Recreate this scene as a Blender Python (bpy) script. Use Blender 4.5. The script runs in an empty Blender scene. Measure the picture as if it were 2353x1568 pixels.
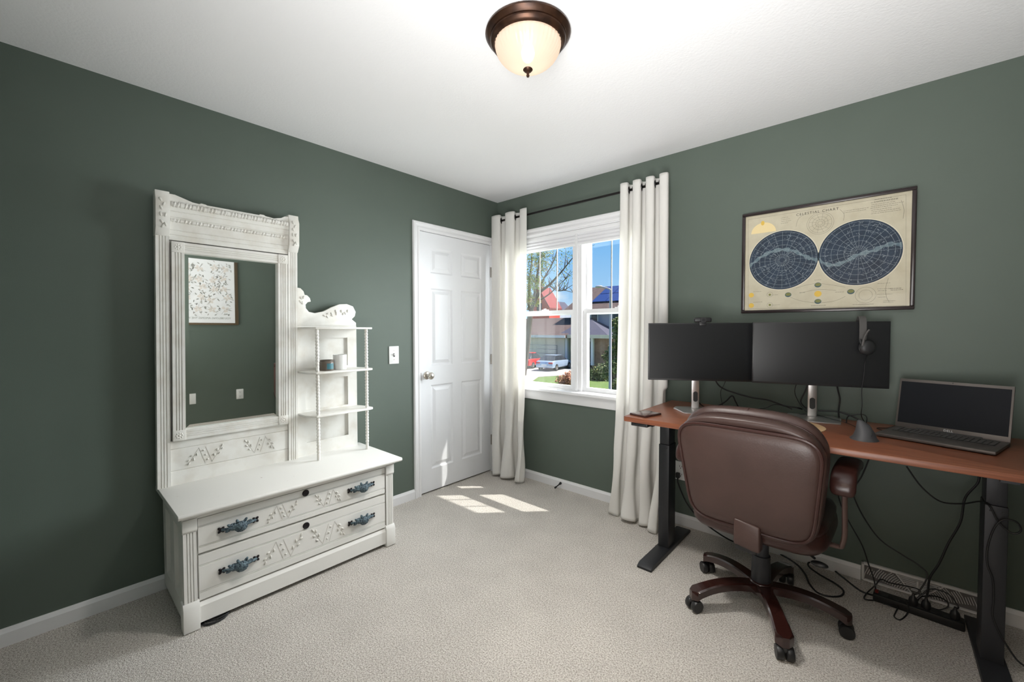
import bpy, bmesh, math, random
from mathutils import Vector, Matrix
random.seed(7)
PI = math.pi
S = bpy.context.scene
C = S.collection

# ------------------------------------------------------------------ camera
FPX = 960.96
CAM = Vector((2.6584, -2.7773, 1.2864))
_yaw, _pit, _rol = math.radians(131.8038), math.radians(1.5656), math.radians(-0.0704)
_f = Vector((math.cos(_yaw) * math.cos(_pit), math.sin(_yaw) * math.cos(_pit), -math.sin(_pit)))
_r0 = Vector((math.sin(_yaw), -math.cos(_yaw), 0)); _u0 = _r0.cross(_f)
_r = _r0 * math.cos(_rol) + _u0 * math.sin(_rol); _u = -_r0 * math.sin(_rol) + _u0 * math.cos(_rol)
cd = bpy.data.cameras.new('camera'); cd.sensor_width = 36; cd.lens = FPX * 36 / 2353; cd.clip_start = .02; cd.clip_end = 400
co = bpy.data.objects.new('camera', cd); C.objects.link(co)
m = Matrix((_r, _u, -_f)).transposed().to_4x4(); m.translation = CAM; co.matrix_world = m
S.camera = co
def ray(x, y): return _f + _r * ((x - 1176.5) / FPX) - _u * ((y - 784) / FPX)
def at(x, y, ax, v):                       # where the sight line through a measured point meets a plane of the room
    d = ray(x, y); return CAM + d * ((v - CAM[ax]) / d[ax])
def far(x, y, depth): return CAM + ray(x, y) * depth

# ------------------------------------------------------------------ light
S.view_settings.view_transform = 'Standard'; S.view_settings.look = 'None'
S.view_settings.exposure = 0.0; S.view_settings.gamma = 1.0; S.view_settings.use_curve_mapping = False
W = bpy.data.worlds.new('sky'); S.world = W; W.use_nodes = True
nt = W.node_tree; N = nt.nodes; L = nt.links; N.clear()
o_ = N.new('ShaderNodeOutputWorld'); bg = N.new('ShaderNodeBackground'); L.new(bg.outputs[0], o_.inputs[0])
tc = N.new('ShaderNodeTexCoord'); sp = N.new('ShaderNodeSeparateXYZ'); L.new(tc.outputs['Generated'], sp.inputs[0])
rp = N.new('ShaderNodeValToRGB'); L.new(sp.outputs['Z'], rp.inputs[0])
e = rp.color_ramp.elements; e[0].position = 0.0; e[0].color = (.52, .77, 1.0, 1); e[1].position = .55; e[1].color = (.06, .24, .68, 1)
x_ = e.new(.18); x_.color = (.25, .56, .96, 1)
nz = N.new('ShaderNodeTexNoise'); nz.inputs['Scale'].default_value = 5.5; nz.inputs['Detail'].default_value = 6
mp = N.new('ShaderNodeMapping'); mp.inputs['Scale'].default_value = (1, 1, 3.2); L.new(tc.outputs['Generated'], mp.inputs[0]); L.new(mp.outputs[0], nz.inputs[0])
cr = N.new('ShaderNodeValToRGB'); L.new(nz.outputs[0], cr.inputs[0]); cr.color_ramp.elements[0].position = .56; cr.color_ramp.elements[1].position = .70
mx = N.new('ShaderNodeMix'); mx.data_type = 'RGBA'; L.new(cr.outputs[0], mx.inputs[0]); L.new(rp.outputs[0], mx.inputs[6]); mx.inputs[7].default_value = (.92, .94, .97, 1)
L.new(mx.outputs[2], bg.inputs[0]); bg.inputs[1].default_value = 1.0

def lamp(kind, name, energy, loc, direction=None, color=(1, 1, 1), **kw):
    d = bpy.data.lights.new(name, kind); d.energy = energy; d.color = color
    for k, v in kw.items(): setattr(d, k, v)
    o = bpy.data.objects.new(name, d); C.objects.link(o); o.location = loc
    if direction: o.rotation_euler = Vector(direction).to_track_quat('-Z', 'Y').to_euler()
    return o
lamp('SUN', 'sun', 12.0, (6, 6, 12), (-1.0, -1.0, -2.1), (1, .96, .90), angle=.009)
# panel added outside the window to boost its daylight, aimed clear of the camera
lamp('AREA', 'window_daylight_fill', 125, (1.42, .80, 1.75), (-.62, -.80, -.22), (.93, .97, 1.0), shape='RECTANGLE', size=1.9, size_y=1.7, spread=math.radians(100))
# fill panel added in the doorway behind the photographer, tilted up at the ceiling
lamp('AREA', 'doorway_fill_light', 56, (2.60, -3.06, 1.05), (-.35, 1, 1.15), (1, .99, .98), shape='RECTANGLE', size=.86, size_y=1.9, spread=math.radians(125))
lamp('AREA', 'hall_ceiling_light', 25, (2.4, -3.75, 2.42), (0, 0, -1), (1, .9, .78), shape='DISK', size=.4)

# ------------------------------------------------------------------ materials
def lin(r, g, b):
    def q(c):
        c /= 255.0
        return c / 12.92 if c <= .04045 else ((c + .055) / 1.055) ** 2.4
    return (q(r), q(g), q(b), 1)
def mat(name, col, rough=.5, metal=0.0, bump=None, vary=None, spec=None, coat=0, trans=0, stretch=None):
    M = bpy.data.materials.new(name); M.use_nodes = True
    n = M.node_tree.nodes; l = M.node_tree.links; b = n['Principled BSDF']
    b.inputs['Base Color'].default_value = col; b.inputs['Roughness'].default_value = rough; b.inputs['Metallic'].default_value = metal
    if spec is not None: b.inputs['Specular IOR Level'].default_value = spec
    if coat: b.inputs['Coat Weight'].default_value = coat; b.inputs['Coat Roughness'].default_value = .08
    t = n.new('ShaderNodeTexCoord'); src = t.outputs['Object']
    if stretch:
        mm = n.new('ShaderNodeMapping'); mm.inputs['Scale'].default_value = stretch; l.new(src, mm.inputs[0]); src = mm.outputs[0]
    if bump:
        z = n.new('ShaderNodeTexNoise'); z.inputs['Scale'].default_value = bump[0]; z.inputs['Detail'].default_value = 4; l.new(src, z.inputs[0])
        k = n.new('ShaderNodeBump'); k.inputs['Strength'].default_value = bump[1]; k.inputs['Distance'].default_value = bump[2]
        l.new(z.outputs[0], k.inputs['Height']); l.new(k.outputs[0], b.inputs['Normal'])
    if vary:                                # (scale, second colour, low, high)
        z = n.new('ShaderNodeTexNoise'); z.inputs['Scale'].default_value = vary[0]; z.inputs['Detail'].default_value = 5; l.new(src, z.inputs[0])
        c = n.new('ShaderNodeValToRGB'); l.new(z.outputs[0], c.inputs[0])
        c.color_ramp.elements[0].position = vary[2]; c.color_ramp.elements[1].position = vary[3]
        c.color_ramp.elements[0].color = col; c.color_ramp.elements[1].color = vary[1]
        l.new(c.outputs[0], b.inputs['Base Color'])
    return M
def glass_mat(name, col, gloss, rough=0.0):
    M = bpy.data.materials.new(name); M.use_nodes = True; n = M.node_tree.nodes; l = M.node_tree.links; n.clear()
    o = n.new('ShaderNodeOutputMaterial'); a = n.new('ShaderNodeBsdfTransparent'); a.inputs[0].default_value = col
    g = n.new('ShaderNodeBsdfGlossy'); g.inputs['Roughness'].default_value = rough; x = n.new('ShaderNodeMixShader')
    f = n.new('ShaderNodeFresnel'); f.inputs[0].default_value = 1.45; k = n.new('ShaderNodeMath'); k.operation = 'MULTIPLY'; k.inputs[1].default_value = gloss
    l.new(f.outputs[0], k.inputs[0]); l.new(k.outputs[0], x.inputs[0]); l.new(a.outputs[0], x.inputs[1]); l.new(g.outputs[0], x.inputs[2]); l.new(x.outputs[0], o.inputs[0])
    return M
def cloth_mat(name, col, trans):
    M = bpy.data.materials.new(name); M.use_nodes = True; n = M.node_tree.nodes; l = M.node_tree.links; n.clear()
    o = n.new('ShaderNodeOutputMaterial'); d = n.new('ShaderNodeBsdfDiffuse'); t = n.new('ShaderNodeBsdfTranslucent'); x = n.new('ShaderNodeMixShader')
    d.inputs[0].default_value = col; t.inputs[0].default_value = (col[0], col[1] * .985, col[2] * .95, 1); x.inputs[0].default_value = trans
    tc = n.new('ShaderNodeTexCoord'); mm = n.new('ShaderNodeMapping'); mm.inputs['Scale'].default_value = (1, 1, .35); z = n.new('ShaderNodeTexNoise'); z.inputs['Scale'].default_value = 420
    k = n.new('ShaderNodeBump'); k.inputs['Strength'].default_value = .25; k.inputs['Distance'].default_value = .001
    l.new(tc.outputs['Object'], mm.inputs[0]); l.new(mm.outputs[0], z.inputs[0]); l.new(z.outputs[0], k.inputs['Height']); l.new(k.outputs[0], d.inputs['Normal'])
    l.new(d.outputs[0], x.inputs[1]); l.new(t.outputs[0], x.inputs[2]); l.new(x.outputs[0], o.inputs[0])
    return M
def emit_mat(name, col, s):
    M = bpy.data.materials.new(name); M.use_nodes = True; n = M.node_tree.nodes; l = M.node_tree.links; n.clear()
    o = n.new('ShaderNodeOutputMaterial'); a = n.new('ShaderNodeEmission'); a.inputs[0].default_value = col; a.inputs[1].default_value = s
    l.new(a.outputs[0], o.inputs[0]); return M
G = {}
G['wall'] = mat('green_wall_paint', lin(89, 100, 91), .6, bump=(320, .12, .002), vary=(3, lin(86, 97, 88), .3, .7))
G['ceil'] = mat('ceiling_paint', (.82, .82, .83, 1), .9, bump=(90, .25, .004))
G['trim'] = mat('white_trim_paint', (.77, .77, .78, 1), .38)
G['door'] = mat('white_door_paint', (.76, .77, .79, 1), .42, bump=(60, .05, .002), stretch=(8, 8, 1))
G['hall'] = mat('hall_paint', (.62, .42, .26, 1), .7)
G['carpet'] = None
G['white'] = mat('distressed_white_paint', (.80, .79, .755, 1), .5, bump=(45, .10, .002), vary=(26, (.36, .30, .24, 1), .735, .80))
G['white2'] = mat('antique_white_paint', (.78, .765, .72, 1), .5, bump=(60, .10, .002), vary=(12, (.66, .62, .55, 1), .45, .8))
G['worn_groove_shade'] = mat('worn_paint_and_groove_shade', (.55, .52, .47, 1), .6)  # raised lines: antiqued tone plus the dark of incised grooves, put into the colour
G['carved'] = mat('shaded_carving_paint', (.68, .66, .61, 1), .4)  # leaves a touch darker, colour standing in for the shadows around them
G['mirror'] = mat('mirror_silver', (.86, .90, .88, 1), .015, 1)
G['blue'] = mat('blue_grey_patina', lin(98, 117, 125), .5, .25, bump=(220, .6, .004), vary=(140, lin(34, 48, 60), .45, .62))
G['iron'] = mat('dark_iron', lin(38, 34, 36), .5, .6, bump=(160, .5, .003))
G['black'] = mat('black_plastic', (.012, .012, .013, 1), .42)
G['rubber'] = mat('black_cable_rubber', (.010, .010, .011, 1), .5)
G['bmetal'] = mat('black_powder_coat', (.020, .021, .024, 1), .45, .2)
G['gmetal'] = mat('charcoal_powder_coat', (.032, .033, .038, 1), .5, .2)
G['rod'] = mat('dark_steel', (.03, .028, .027, 1), .35, .9)
G['curtain'] = cloth_mat('cream_curtain_cloth', (.92, .91, .89, 1), .38)
G['shade'] = mat('shade_cloth', (.70, .70, .72, 1), .8)
G['glass'] = glass_mat('window_glass', (.97, .98, .98, 1), .55)
G['cglass'] = glass_mat('picture_glass', (.97, .97, .97, 1), .10, .03)
G['nickel'] = mat('satin_nickel', (.62, .58, .52, 1), .28, 1)
G['hinge'] = mat('dark_nickel_hinge', (.30, .27, .24, 1), .35, 1)
G['bronze'] = mat('oil_rubbed_bronze', lin(72, 48, 34), .36, .7, vary=(20, lin(48, 32, 25), .4, .65))
G['muntin'] = mat('backlit_tan_grille_bar', lin(84, 74, 56), .5)  # tan darkened in the colour to stand in for the bars' backlit shade
G['plate'] = mat('white_plate_plastic', (.82, .82, .81, 1), .35)
G['slot'] = mat('dark_slot', (.03, .03, .03, 1), .6)
G['screen'] = mat('switched_off_screen', (.010, .0105, .0115, 1), .30, spec=.35)
G['lscreen'] = mat('laptop_screen', (.007, .008, .011, 1), .35, spec=.2)
G['silver'] = mat('brushed_aluminium', (.62, .60, .59, 1), .34, .9)
G['laptop'] = mat('grey_laptop_shell', lin(98, 92, 88), .42, .55)
G['keys'] = mat('dark_keycap', (.018, .017, .017, 1), .55)
G['letter'] = mat('pale_print', (.7, .7, .7, 1), .5)
G['leather'] = mat('brown_leather', lin(70, 50, 45), .40, bump=(150, .25, .0015), vary=(6, lin(61, 43, 38), .35, .7))
G['leather2'] = mat('dark_brown_leather', lin(56, 32, 28), .3, bump=(150, .2, .0015))
G['dwood'] = mat('glossy_mahogany_wood', lin(50, 25, 21), .18, coat=.5, vary=(14, lin(40, 20, 17), .35, .7), stretch=(1, 6, 6))
G['armbar'] = mat('brown_painted_bar', lin(96, 76, 70), .4)
G['cork'] = mat('tan_cork', lin(214, 180, 138), .8, vary=(30, lin(188, 150, 108), .4, .65), stretch=(1, 5, 1))
G['mouse'] = mat('graphite_mouse_shell', lin(74, 74, 76), .5)
G['case'] = mat('dark_brown_case', lin(66, 38, 34), .18, coat=.4)
G['headset'] = mat('charcoal_headset', (.022, .022, .023, 1), .5)
G['band'] = mat('grey_headband', lin(78, 76, 74), .6)
G['frame'] = mat('dark_brown_frame', lin(40, 30, 30), .28)
G['candle'] = mat('milky_candle_glass', (.80, .80, .78, 1), .25)
G['tin'] = mat('brown_jar', lin(92, 82, 72), .35)
G['teal'] = mat('teal_label', lin(54, 108, 118), .5)
# wood of the desk: long grain along the top
def wood():
    M = mat('cherry_wood_top', lin(136, 82, 58), .36, bump=(60, .06, .001), stretch=(1, 12, 12))
    n = M.node_tree.nodes; l = M.node_tree.links; b = n['Principled BSDF']
    t = n.new('ShaderNodeTexCoord'); a = n.new('ShaderNodeMapping'); a.inputs['Scale'].default_value = (1.2, 22, 22)
    z = n.new('ShaderNodeTexNoise'); z.inputs['Scale'].default_value = 4; z.inputs['Detail'].default_value = 7; z.inputs['Distortion'].default_value = .6
    c = n.new('ShaderNodeValToRGB'); c.color_ramp.elements[0].position = .3; c.color_ramp.elements[0].color = lin(110, 63, 44); c.color_ramp.elements[1].position = .72; c.color_ramp.elements[1].color = lin(146, 90, 64)
    l.new(t.outputs['Object'], a.inputs[0]); l.new(a.outputs[0], z.inputs[0]); l.new(z.outputs[0], c.inputs[0]); l.new(c.outputs[0], b.inputs['Base Color'])
    return M
G['wood'] = wood()
def carpet():
    M = mat('beige_loop_carpet', lin(206, 196, 184), .95, spec=.1)
    n = M.node_tree.nodes; l = M.node_tree.links; b = n['Principled BSDF']
    t = n.new('ShaderNodeTexCoord')
    v = n.new('ShaderNodeTexVoronoi'); v.inputs['Scale'].default_value = 300; v.inputs['Randomness'].default_value = 1; l.new(t.outputs['Object'], v.inputs['Vector'])
    z = n.new('ShaderNodeTexNoise'); z.inputs['Scale'].default_value = 170; z.inputs['Detail'].default_value = 5; z.inputs['Roughness'].default_value = .7; l.new(t.outputs['Object'], z.inputs[0])
    c = n.new('ShaderNodeValToRGB'); c.color_ramp.elements[0].position = .36; c.color_ramp.elements[0].color = lin(160, 151, 141); c.color_ramp.elements[1].position = .58; c.color_ramp.elements[1].color = lin(240, 235, 228)
    l.new(z.outputs[0], c.inputs[0])
    z2 = n.new('ShaderNodeTexNoise'); z2.inputs['Scale'].default_value = 5; z2.inputs['Detail'].default_value = 3; l.new(t.outputs['Object'], z2.inputs[0])
    x = n.new('ShaderNodeMix'); x.data_type = 'RGBA'; x.blend_type = 'MULTIPLY'; x.inputs[0].default_value = .22; l.new(c.outputs[0], x.inputs[6]); l.new(z2.outputs[0], x.inputs[7])
    l.new(x.outputs[2], b.inputs['Base Color'])
    a = n.new('ShaderNodeMath'); a.operation = 'SUBTRACT'; l.new(z.outputs[0], a.inputs[0]); l.new(v.outputs['Distance'], a.inputs[1])
    k = n.new('ShaderNodeBump'); k.inputs['Strength'].default_value = .9; k.inputs['Distance'].default_value = .0035; l.new(a.outputs[0], k.inputs['Height']); l.new(k.outputs[0], b.inputs['Normal'])
    return M
G['carpet'] = carpet()

# ------------------------------------------------------------------ mesh builder
OFF = {}
def frame(tan):
    t = tan.normalized(); a = Vector((0, 0, 1)) if abs(t.z) < .9 else Vector((1, 0, 0))
    n = t.cross(a).normalized(); return n, t.cross(n)
def spline(pts, k=8):
    P = [Vector(p) for p in pts]; out = []
    for i in range(len(P) - 1):
        a = P[max(i - 1, 0)]; b = P[i]; c = P[i + 1]; d = P[min(i + 2, len(P) - 1)]
        for j in range(k):
            t = j / k
            out.append(.5 * ((2 * b) + (c - a) * t + (2 * a - 5 * b + 4 * c - d) * t * t + (3 * b - a - 3 * c + d) * t ** 3))
    out.append(P[-1]); return out
class MB:
    def __init__(s): s.v = []; s.f = []
    def add(s, vs, fs):
        k = len(s.v); s.v += [tuple(v) for v in vs]; s.f += [tuple(i + k for i in f) for f in fs]; return s
    def box(s, x0, x1, y0, y1, z0, z1):
        return s.add([(x, y, z) for z in (z0, z1) for y in (y0, y1) for x in (x0, x1)], [(0, 2, 3, 1), (4, 5, 7, 6), (0, 1, 5, 4), (2, 6, 7, 3), (0, 4, 6, 2), (1, 3, 7, 5)])
    def tube(s, pts, r, n=8, closed=False, flat=1.0):
        P = [Vector(p) for p in pts]; m_ = len(P); vs = []; nn = None
        for i, p in enumerate(P):
            if closed: t = P[(i + 1) % m_] - P[i - 1]
            else: t = P[min(i + 1, m_ - 1)] - P[max(i - 1, 0)]
            if t.length < 1e-9: t = Vector((0, 0, 1))
            t.normalize()
            if nn is None: nn, b = frame(t)
            else:
                nn = nn - t * nn.dot(t)
                nn = nn.normalized() if nn.length > 1e-6 else frame(t)[0]
            b = t.cross(nn); rr = r[i] if isinstance(r, (list, tuple)) else r
            for j in range(n):
                a = 2 * PI * j / n; vs.append(p + nn * (rr * math.cos(a)) + b * (rr * flat * math.sin(a)))
        fs = []
        for i in range(m_ if closed else m_ - 1):
            for j in range(n):
                a = i * n + j; b_ = i * n + (j + 1) % n; c = ((i + 1) % m_) * n + (j + 1) % n; d = ((i + 1) % m_) * n + j; fs.append((a, b_, c, d))
        if not closed: fs += [tuple(range(n - 1, -1, -1)), tuple((m_ - 1) * n + j for j in range(n))]
        return s.add(vs, fs)
    def cyl(s, p0, p1, r0, r1=None, n=16): return s.tube([p0, p1], [r0, r0 if r1 is None else r1], n)
    def lathe(s, prof, n=32, o=(0, 0, 0), M=None, wave=None):
        vs = []
        for r, z in prof:
            for j in range(n):
                a = 2 * PI * j / n; q = r * (wave(a, z) if wave else 1)
                p = Vector((q * math.cos(a), q * math.sin(a), z)); vs.append((M @ p if M else p) + Vector(o))
        fs = [(i * n + j, i * n + (j + 1) % n, (i + 1) * n + (j + 1) % n, (i + 1) * n + j) for i in range(len(prof) - 1) for j in range(n)]
        if prof[0][0] > 1e-6: fs.append(tuple(range(n - 1, -1, -1)))
        if prof[-1][0] > 1e-6: fs.append(tuple((len(prof) - 1) * n + j for j in range(n)))
        return s.add(vs, fs)
    def prism(s, poly, t0, t1, fn):          # fn(a, b, t) -> xyz
        n = len(poly); vs = [fn(a, b, t0) for a, b in poly] + [fn(a, b, t1) for a, b in poly]
        return s.add(vs, [tuple(range(n - 1, -1, -1)), tuple(range(n, 2 * n))] + [(i, (i + 1) % n, n + (i + 1) % n, n + i) for i in range(n)])
    def ball(s, c, r, nu=16, nv=10, bump=None):
        c = Vector(c); r = Vector(r) if hasattr(r, '__len__') else Vector((r, r, r)); vs = []
        for i in range(nv + 1):
            th = PI * i / nv
            for j in range(nu):
                a = 2 * PI * j / nu; k = 1 + (bump(a, th) if bump else 0)
                vs.append(c + Vector((r.x * math.sin(th) * math.cos(a), r.y * math.sin(th) * math.sin(a), r.z * math.cos(th))) * k)
        return s.add(vs, [(i * nu + j, (i + 1) * nu + j, (i + 1) * nu + (j + 1) % nu, i * nu + (j + 1) % nu) for i in range(nv) for j in range(nu)])
    def grid(s, fn, nu, nv):
        vs = [fn(i / nu, j / nv) for j in range(nv + 1) for i in range(nu + 1)]
        return s.add(vs, [(j * (nu + 1) + i, j * (nu + 1) + i + 1, (j + 1) * (nu + 1) + i + 1, (j + 1) * (nu + 1) + i) for j in range(nv) for i in range(nu)])
    def map(s, fn): s.v = [tuple(fn(Vector(v))) for v in s.v]; return s
    def mesh(s, name, smooth=False, bevel=0, seg=2, off=(0, 0, 0), angle=40, weld=True):
        bm = bmesh.new(); V = [bm.verts.new((v[0] - off[0], v[1] - off[1], v[2] - off[2])) for v in s.v]
        for f in s.f:
            try: bm.faces.new([V[i] for i in f])
            except ValueError: pass
        if weld: bmesh.ops.remove_doubles(bm, verts=bm.verts, dist=1e-6)
        bmesh.ops.recalc_face_normals(bm, faces=bm.faces)
        if bevel:
            es = [e_ for e_ in bm.edges if len(e_.link_faces) == 2 and e_.calc_face_angle(0) > .5]
            bmesh.ops.bevel(bm, geom=es, offset=bevel, segments=seg, affect='EDGES', profile=.5, clamp_overlap=True)
        me = bpy.data.meshes.new(name); bm.to_mesh(me); bm.free()
        if smooth or bevel:
            for p in me.polygons: p.use_smooth = True
            me.set_sharp_from_angle(angle=math.radians(angle))
        return me
    def build(s, name, m_, parent=None, smooth=False, bevel=0, seg=2, angle=40, weld=True):
        off = OFF.get(parent.name, (0, 0, 0)) if parent else (0, 0, 0)
        me = s.mesh(name, smooth, bevel, seg, off, angle, weld); me.materials.append(G[m_] if isinstance(m_, str) else m_)
        o = bpy.data.objects.new(name, me); C.objects.link(o); o.parent = parent
        if parent: OFF[o.name] = off
        return o
def bx(*a): return MB().box(*a)
def tag(o, label, cat, group=None, kind=None):
    o['label'] = label
    if cat: o['category'] = cat
    if group: o['group'] = group
    if kind: o['kind'] = kind
    return o
def thing(name, label, cat, loc, rotz=None, group=None):
    o = bpy.data.objects.new(name, None); C.objects.link(o); o.location = loc; o.empty_display_size = .05
    if rotz is None: OFF[o.name] = tuple(loc)     # parts given in room coordinates
    else: o.rotation_euler = (0, 0, rotz)         # parts given in the thing's own coordinates
    return tag(o, label, cat, group)
def struct(o, label=None, cat=None):
    o['kind'] = 'structure'
    if label: o['label'] = label
    if cat: o['category'] = cat
    return o
def sgroup(name, loc, label, cat):
    o = bpy.data.objects.new(name, None); C.objects.link(o); o.location = loc; OFF[o.name] = tuple(loc); return struct(o, label, cat)
def copyobj(src, parent, loc=None):
    c = src.copy(); C.objects.link(c); c.parent = parent
    if loc is not None: c.location = loc
    return c
def text_mb(txt, size, fn, spacing=1.0, arc=None):
    cu = bpy.data.curves.new('lettering', 'FONT'); cu.body = txt; cu.size = size; cu.align_x = 'CENTER'; cu.space_character = spacing; cu.resolution_u = 2
    o = bpy.data.objects.new('lettering', cu); C.objects.link(o)
    dg = bpy.context.evaluated_depsgraph_get(); me = bpy.data.meshes.new_from_object(o.evaluated_get(dg))
    b = MB(); b.add([fn(v.co.x, v.co.y + (arc * v.co.x ** 2 if arc else 0)) for v in me.vertices], [tuple(p.vertices) for p in me.polygons])
    bpy.data.objects.remove(o); bpy.data.curves.remove(cu); bpy.data.meshes.remove(me); return b

# ================================================================== THE ROOM
XR, YF, H = 3.25, -3.0, 2.44
WT = .16
WX0, WX1, WZ0, WZ1 = .17, 1.50, .78, 2.085                     # window opening
struct(bx(-.3, XR + .15, YF - 1.45, WT, -.12, 0).build('floor', 'carpet'), 'beige loop pile carpet covering the room floor', 'carpet')
struct(bx(-.3, XR + .15, YF - 1.45, WT, H, H + .12).build('ceiling', 'ceil'), 'smooth white painted ceiling', 'ceiling')
b = MB(); b.box(-.3, WX0, 0, WT, 0, H).box(WX1, XR + .15, 0, WT, 0, H).box(WX0, WX1, 0, WT, 0, WZ0).box(WX0, WX1, 0, WT, WZ1, H)
struct(b.build('wall_back', 'wall'), 'dark green painted wall holding the window and desk', 'wall')
DY0, DY1, DZ = -.875, -.082, 2.055                             # door opening in the left wall
b = MB(); b.box(-.12, 0, YF, DY0, 0, H).box(-.12, 0, DY1, 0, 0, H).box(-.12, 0, DY0, DY1, DZ, H)
struct(b.build('wall_left', 'wall'), 'dark green painted wall behind the white dresser and door', 'wall')
struct(bx(XR, XR + .15, YF - 1.45, 0, 0, H).build('wall_right', 'wall'), 'dark green wall seen only in the dresser mirror', 'wall')
b = MB(); b.box(0, 2.14, YF - .12, YF, 0, H).box(3.06, XR, YF - .12, YF, 0, H).box(2.14, 3.06, YF - .12, YF, 2.05, H)
struct(b.build('wall_front', 'wall'), 'dark green wall with an open doorway behind the camera', 'wall')
b = MB(); b.box(1.0, XR, YF - 1.45, YF - 1.35, 0, H).box(.9, 1.0, YF - 1.45, YF - .12, 0, H)
struct(b.build('wall_hall', 'hall'), 'warm tan hall wall beyond the open doorway', 'wall')
b = MB(); b.box(2.08, 2.15, YF, YF + .018, 0, 2.11).box(3.05, 3.12, YF, YF + .018, 0, 2.11).box(2.15, 3.05, YF, YF + .018, 2.04, 2.11)
struct(b.build('trim_1', 'trim', bevel=.004), 'white casing around the open doorway behind the camera', 'door casing')
# baseboards
def baseboard(name, segs, label):
    b = MB()
    for ax, a0, a1 in segs:
        prof = [(0, 0), (.014, 0), (.014, .055), (.010, .063), (.006, .072), (0, .072)]
        if ax == 'x': b.prism(prof, a0, a1, lambda p, q, t: (t, -p, q))
        else: b.prism(prof, a0, a1, lambda p, q, t: (p, t, q))
    return struct(b.build(name, 'trim'), label, 'baseboard')
baseboard('baseboard_left', [('y', YF, -.925)], 'white baseboard along the wall beside the dresser')
baseboard('baseboard_back', [('x', .02, 2.583), ('x', 3.0, XR)], 'white baseboard below the window and desk')

# door -------------------------------------------------------------
door = sgroup('door_1', (0, (DY0 + DY1) / 2, 0), 'white six-panel interior door with satin knob', 'door')
y0, y1, zb, zt = -.855, -.098, .012, 2.04
PY = [(-.757, -.535), (-.440, -.206)]
PZ = [(.185, .850), (1.000, 1.612), (1.728, 1.928)]
FX, TX = -.004, -.038
ys = [y0, PY[0][0], PY[0][1], PY[1][0], PY[1][1], y1]; zs = [zb, PZ[0][0], PZ[0][1], PZ[1][0], PZ[1][1], PZ[2][0], PZ[2][1], zt]
b = MB(); V = {}
hole = lambda i, j: i in (1, 3) and j in (1, 3, 5)
for X in (FX, TX):
    for i in range(6):
        for j in range(8): V[(X, i, j)] = len(b.v); b.v.append((X, ys[i], zs[j]))
for i in range(5):
    for j in range(7):
        if not hole(i, j):
            for X in (FX, TX): b.f.append((V[(X, i, j)], V[(X, i + 1, j)], V[(X, i + 1, j + 1)], V[(X, i, j + 1)]))
        for di, dj, e0, e1 in ((-1, 0, (i, j), (i, j + 1)), (1, 0, (i + 1, j), (i + 1, j + 1)), (0, -1, (i, j), (i + 1, j)), (0, 1, (i, j + 1), (i + 1, j + 1))):
            ni, nj = i + di, j + dj
            out = not (0 <= ni < 5 and 0 <= nj < 7) or hole(ni, nj)
            if out and not hole(i, j): b.f.append((V[(FX,) + e0], V[(FX,) + e1], V[(TX,) + e1], V[(TX,) + e0]))
b.build('door_slab', 'door', door)
for (a0, a1) in PY:
    for (c0, c1) in PZ:
        b = MB(); rings = [(0, FX), (.012, FX - .009), (.022, FX - .009), (.046, FX - .001)]
        vs = []
        for d, X in rings: vs += [(X, a0 + d, c0 + d), (X, a1 - d, c0 + d), (X, a1 - d, c1 - d), (X, a0 + d, c1 - d)]
        vs += [(TX, a0, c0), (TX, a1, c0), (TX, a1, c1), (TX, a0, c1)]
        fs = [(k * 4 + i, k * 4 + (i + 1) % 4, k * 4 + 4 + (i + 1) % 4, k * 4 + 4 + i) for k in range(3) for i in range(4)]
        fs += [(12, 13, 14, 15), (16, 17, 18, 19)] + [(i, (i + 1) % 4, 16 + (i + 1) % 4, 16 + i) for i in range(4)]
        b.add(vs, fs).build('door_panel', 'door', door)
Mx = Matrix.Rotation(PI / 2, 4, 'Y').to_3x3()
k = MB().lathe([(0, 0), (.030, 0), (.031, .004), (.026, .009), (.012, .012), (.010, .030), (.018, .036), (.026, .044), (.0285, .054), (.024, .064), (.014, .070), (0, .072)], 28, (FX, -.797, .93), Mx)
k.build('door_knob', 'nickel', door, smooth=True)
for hz in (1.80, 1.02, .29):
    h = MB(); h.cyl((.006, -.0935, hz - .045), (.006, -.0935, hz + .045), .0065, n=12).box(-.002, .002, -.093, -.078, hz - .045, hz + .045)
    h.build('hinge', 'hinge', door, smooth=True)
bx(-.03, .0, y0 - .0015, y0 + .004, .895, .955).build('latch_plate', 'hinge', door)
# jamb with a panel added behind the slab against light leaks, casing
b = MB(); b.box(-.12, .002, DY0, DY0 + .017, 0, DZ).box(-.12, .002, DY1 - .013, DY1, 0, DZ).box(-.12, .002, DY0, DY1, DZ - .012, DZ).box(-.14, -.04, DY0, DY1, 0, DZ)
jam = b.build('door_jamb', 'trim', door)
CP = [(0, 0), (.010, 0), (.015, .006), (.015, .018), (.011, .024), (.011, .034), (.017, .042), (.017, .056), (.010, .062), (0, .062)]  # casing profile (thickness, width from inside)
def casing_run(pts, mapping):                # mitred frame through inner corner points with outward offsets
    b = MB(); n = len(CP)
    vs = []
    for (a, c, da, dc) in pts:
        for t, w in CP: vs.append(mapping(a + da * w, c + dc * w, t))
    fs = [(k * n + i, k * n + (i + 1) % n, (k + 1) * n + (i + 1) % n, (k + 1) * n + i) for k in range(len(pts) - 1) for i in range(n)]
    fs += [tuple(range(n)), tuple((len(pts) - 1) * n + i for i in range(n))]
    return b.add(vs, fs)
casing_run([(DY0 + .012, 0, -1, 0), (DY0 + .012, DZ - .008, -1, 1), (DY1 - .005, DZ - .008, 1, 1), (DY1 - .005, 0, 1, 0)], lambda a, c, t: (t, a, c)).build('door_casing', 'trim', door)

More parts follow.
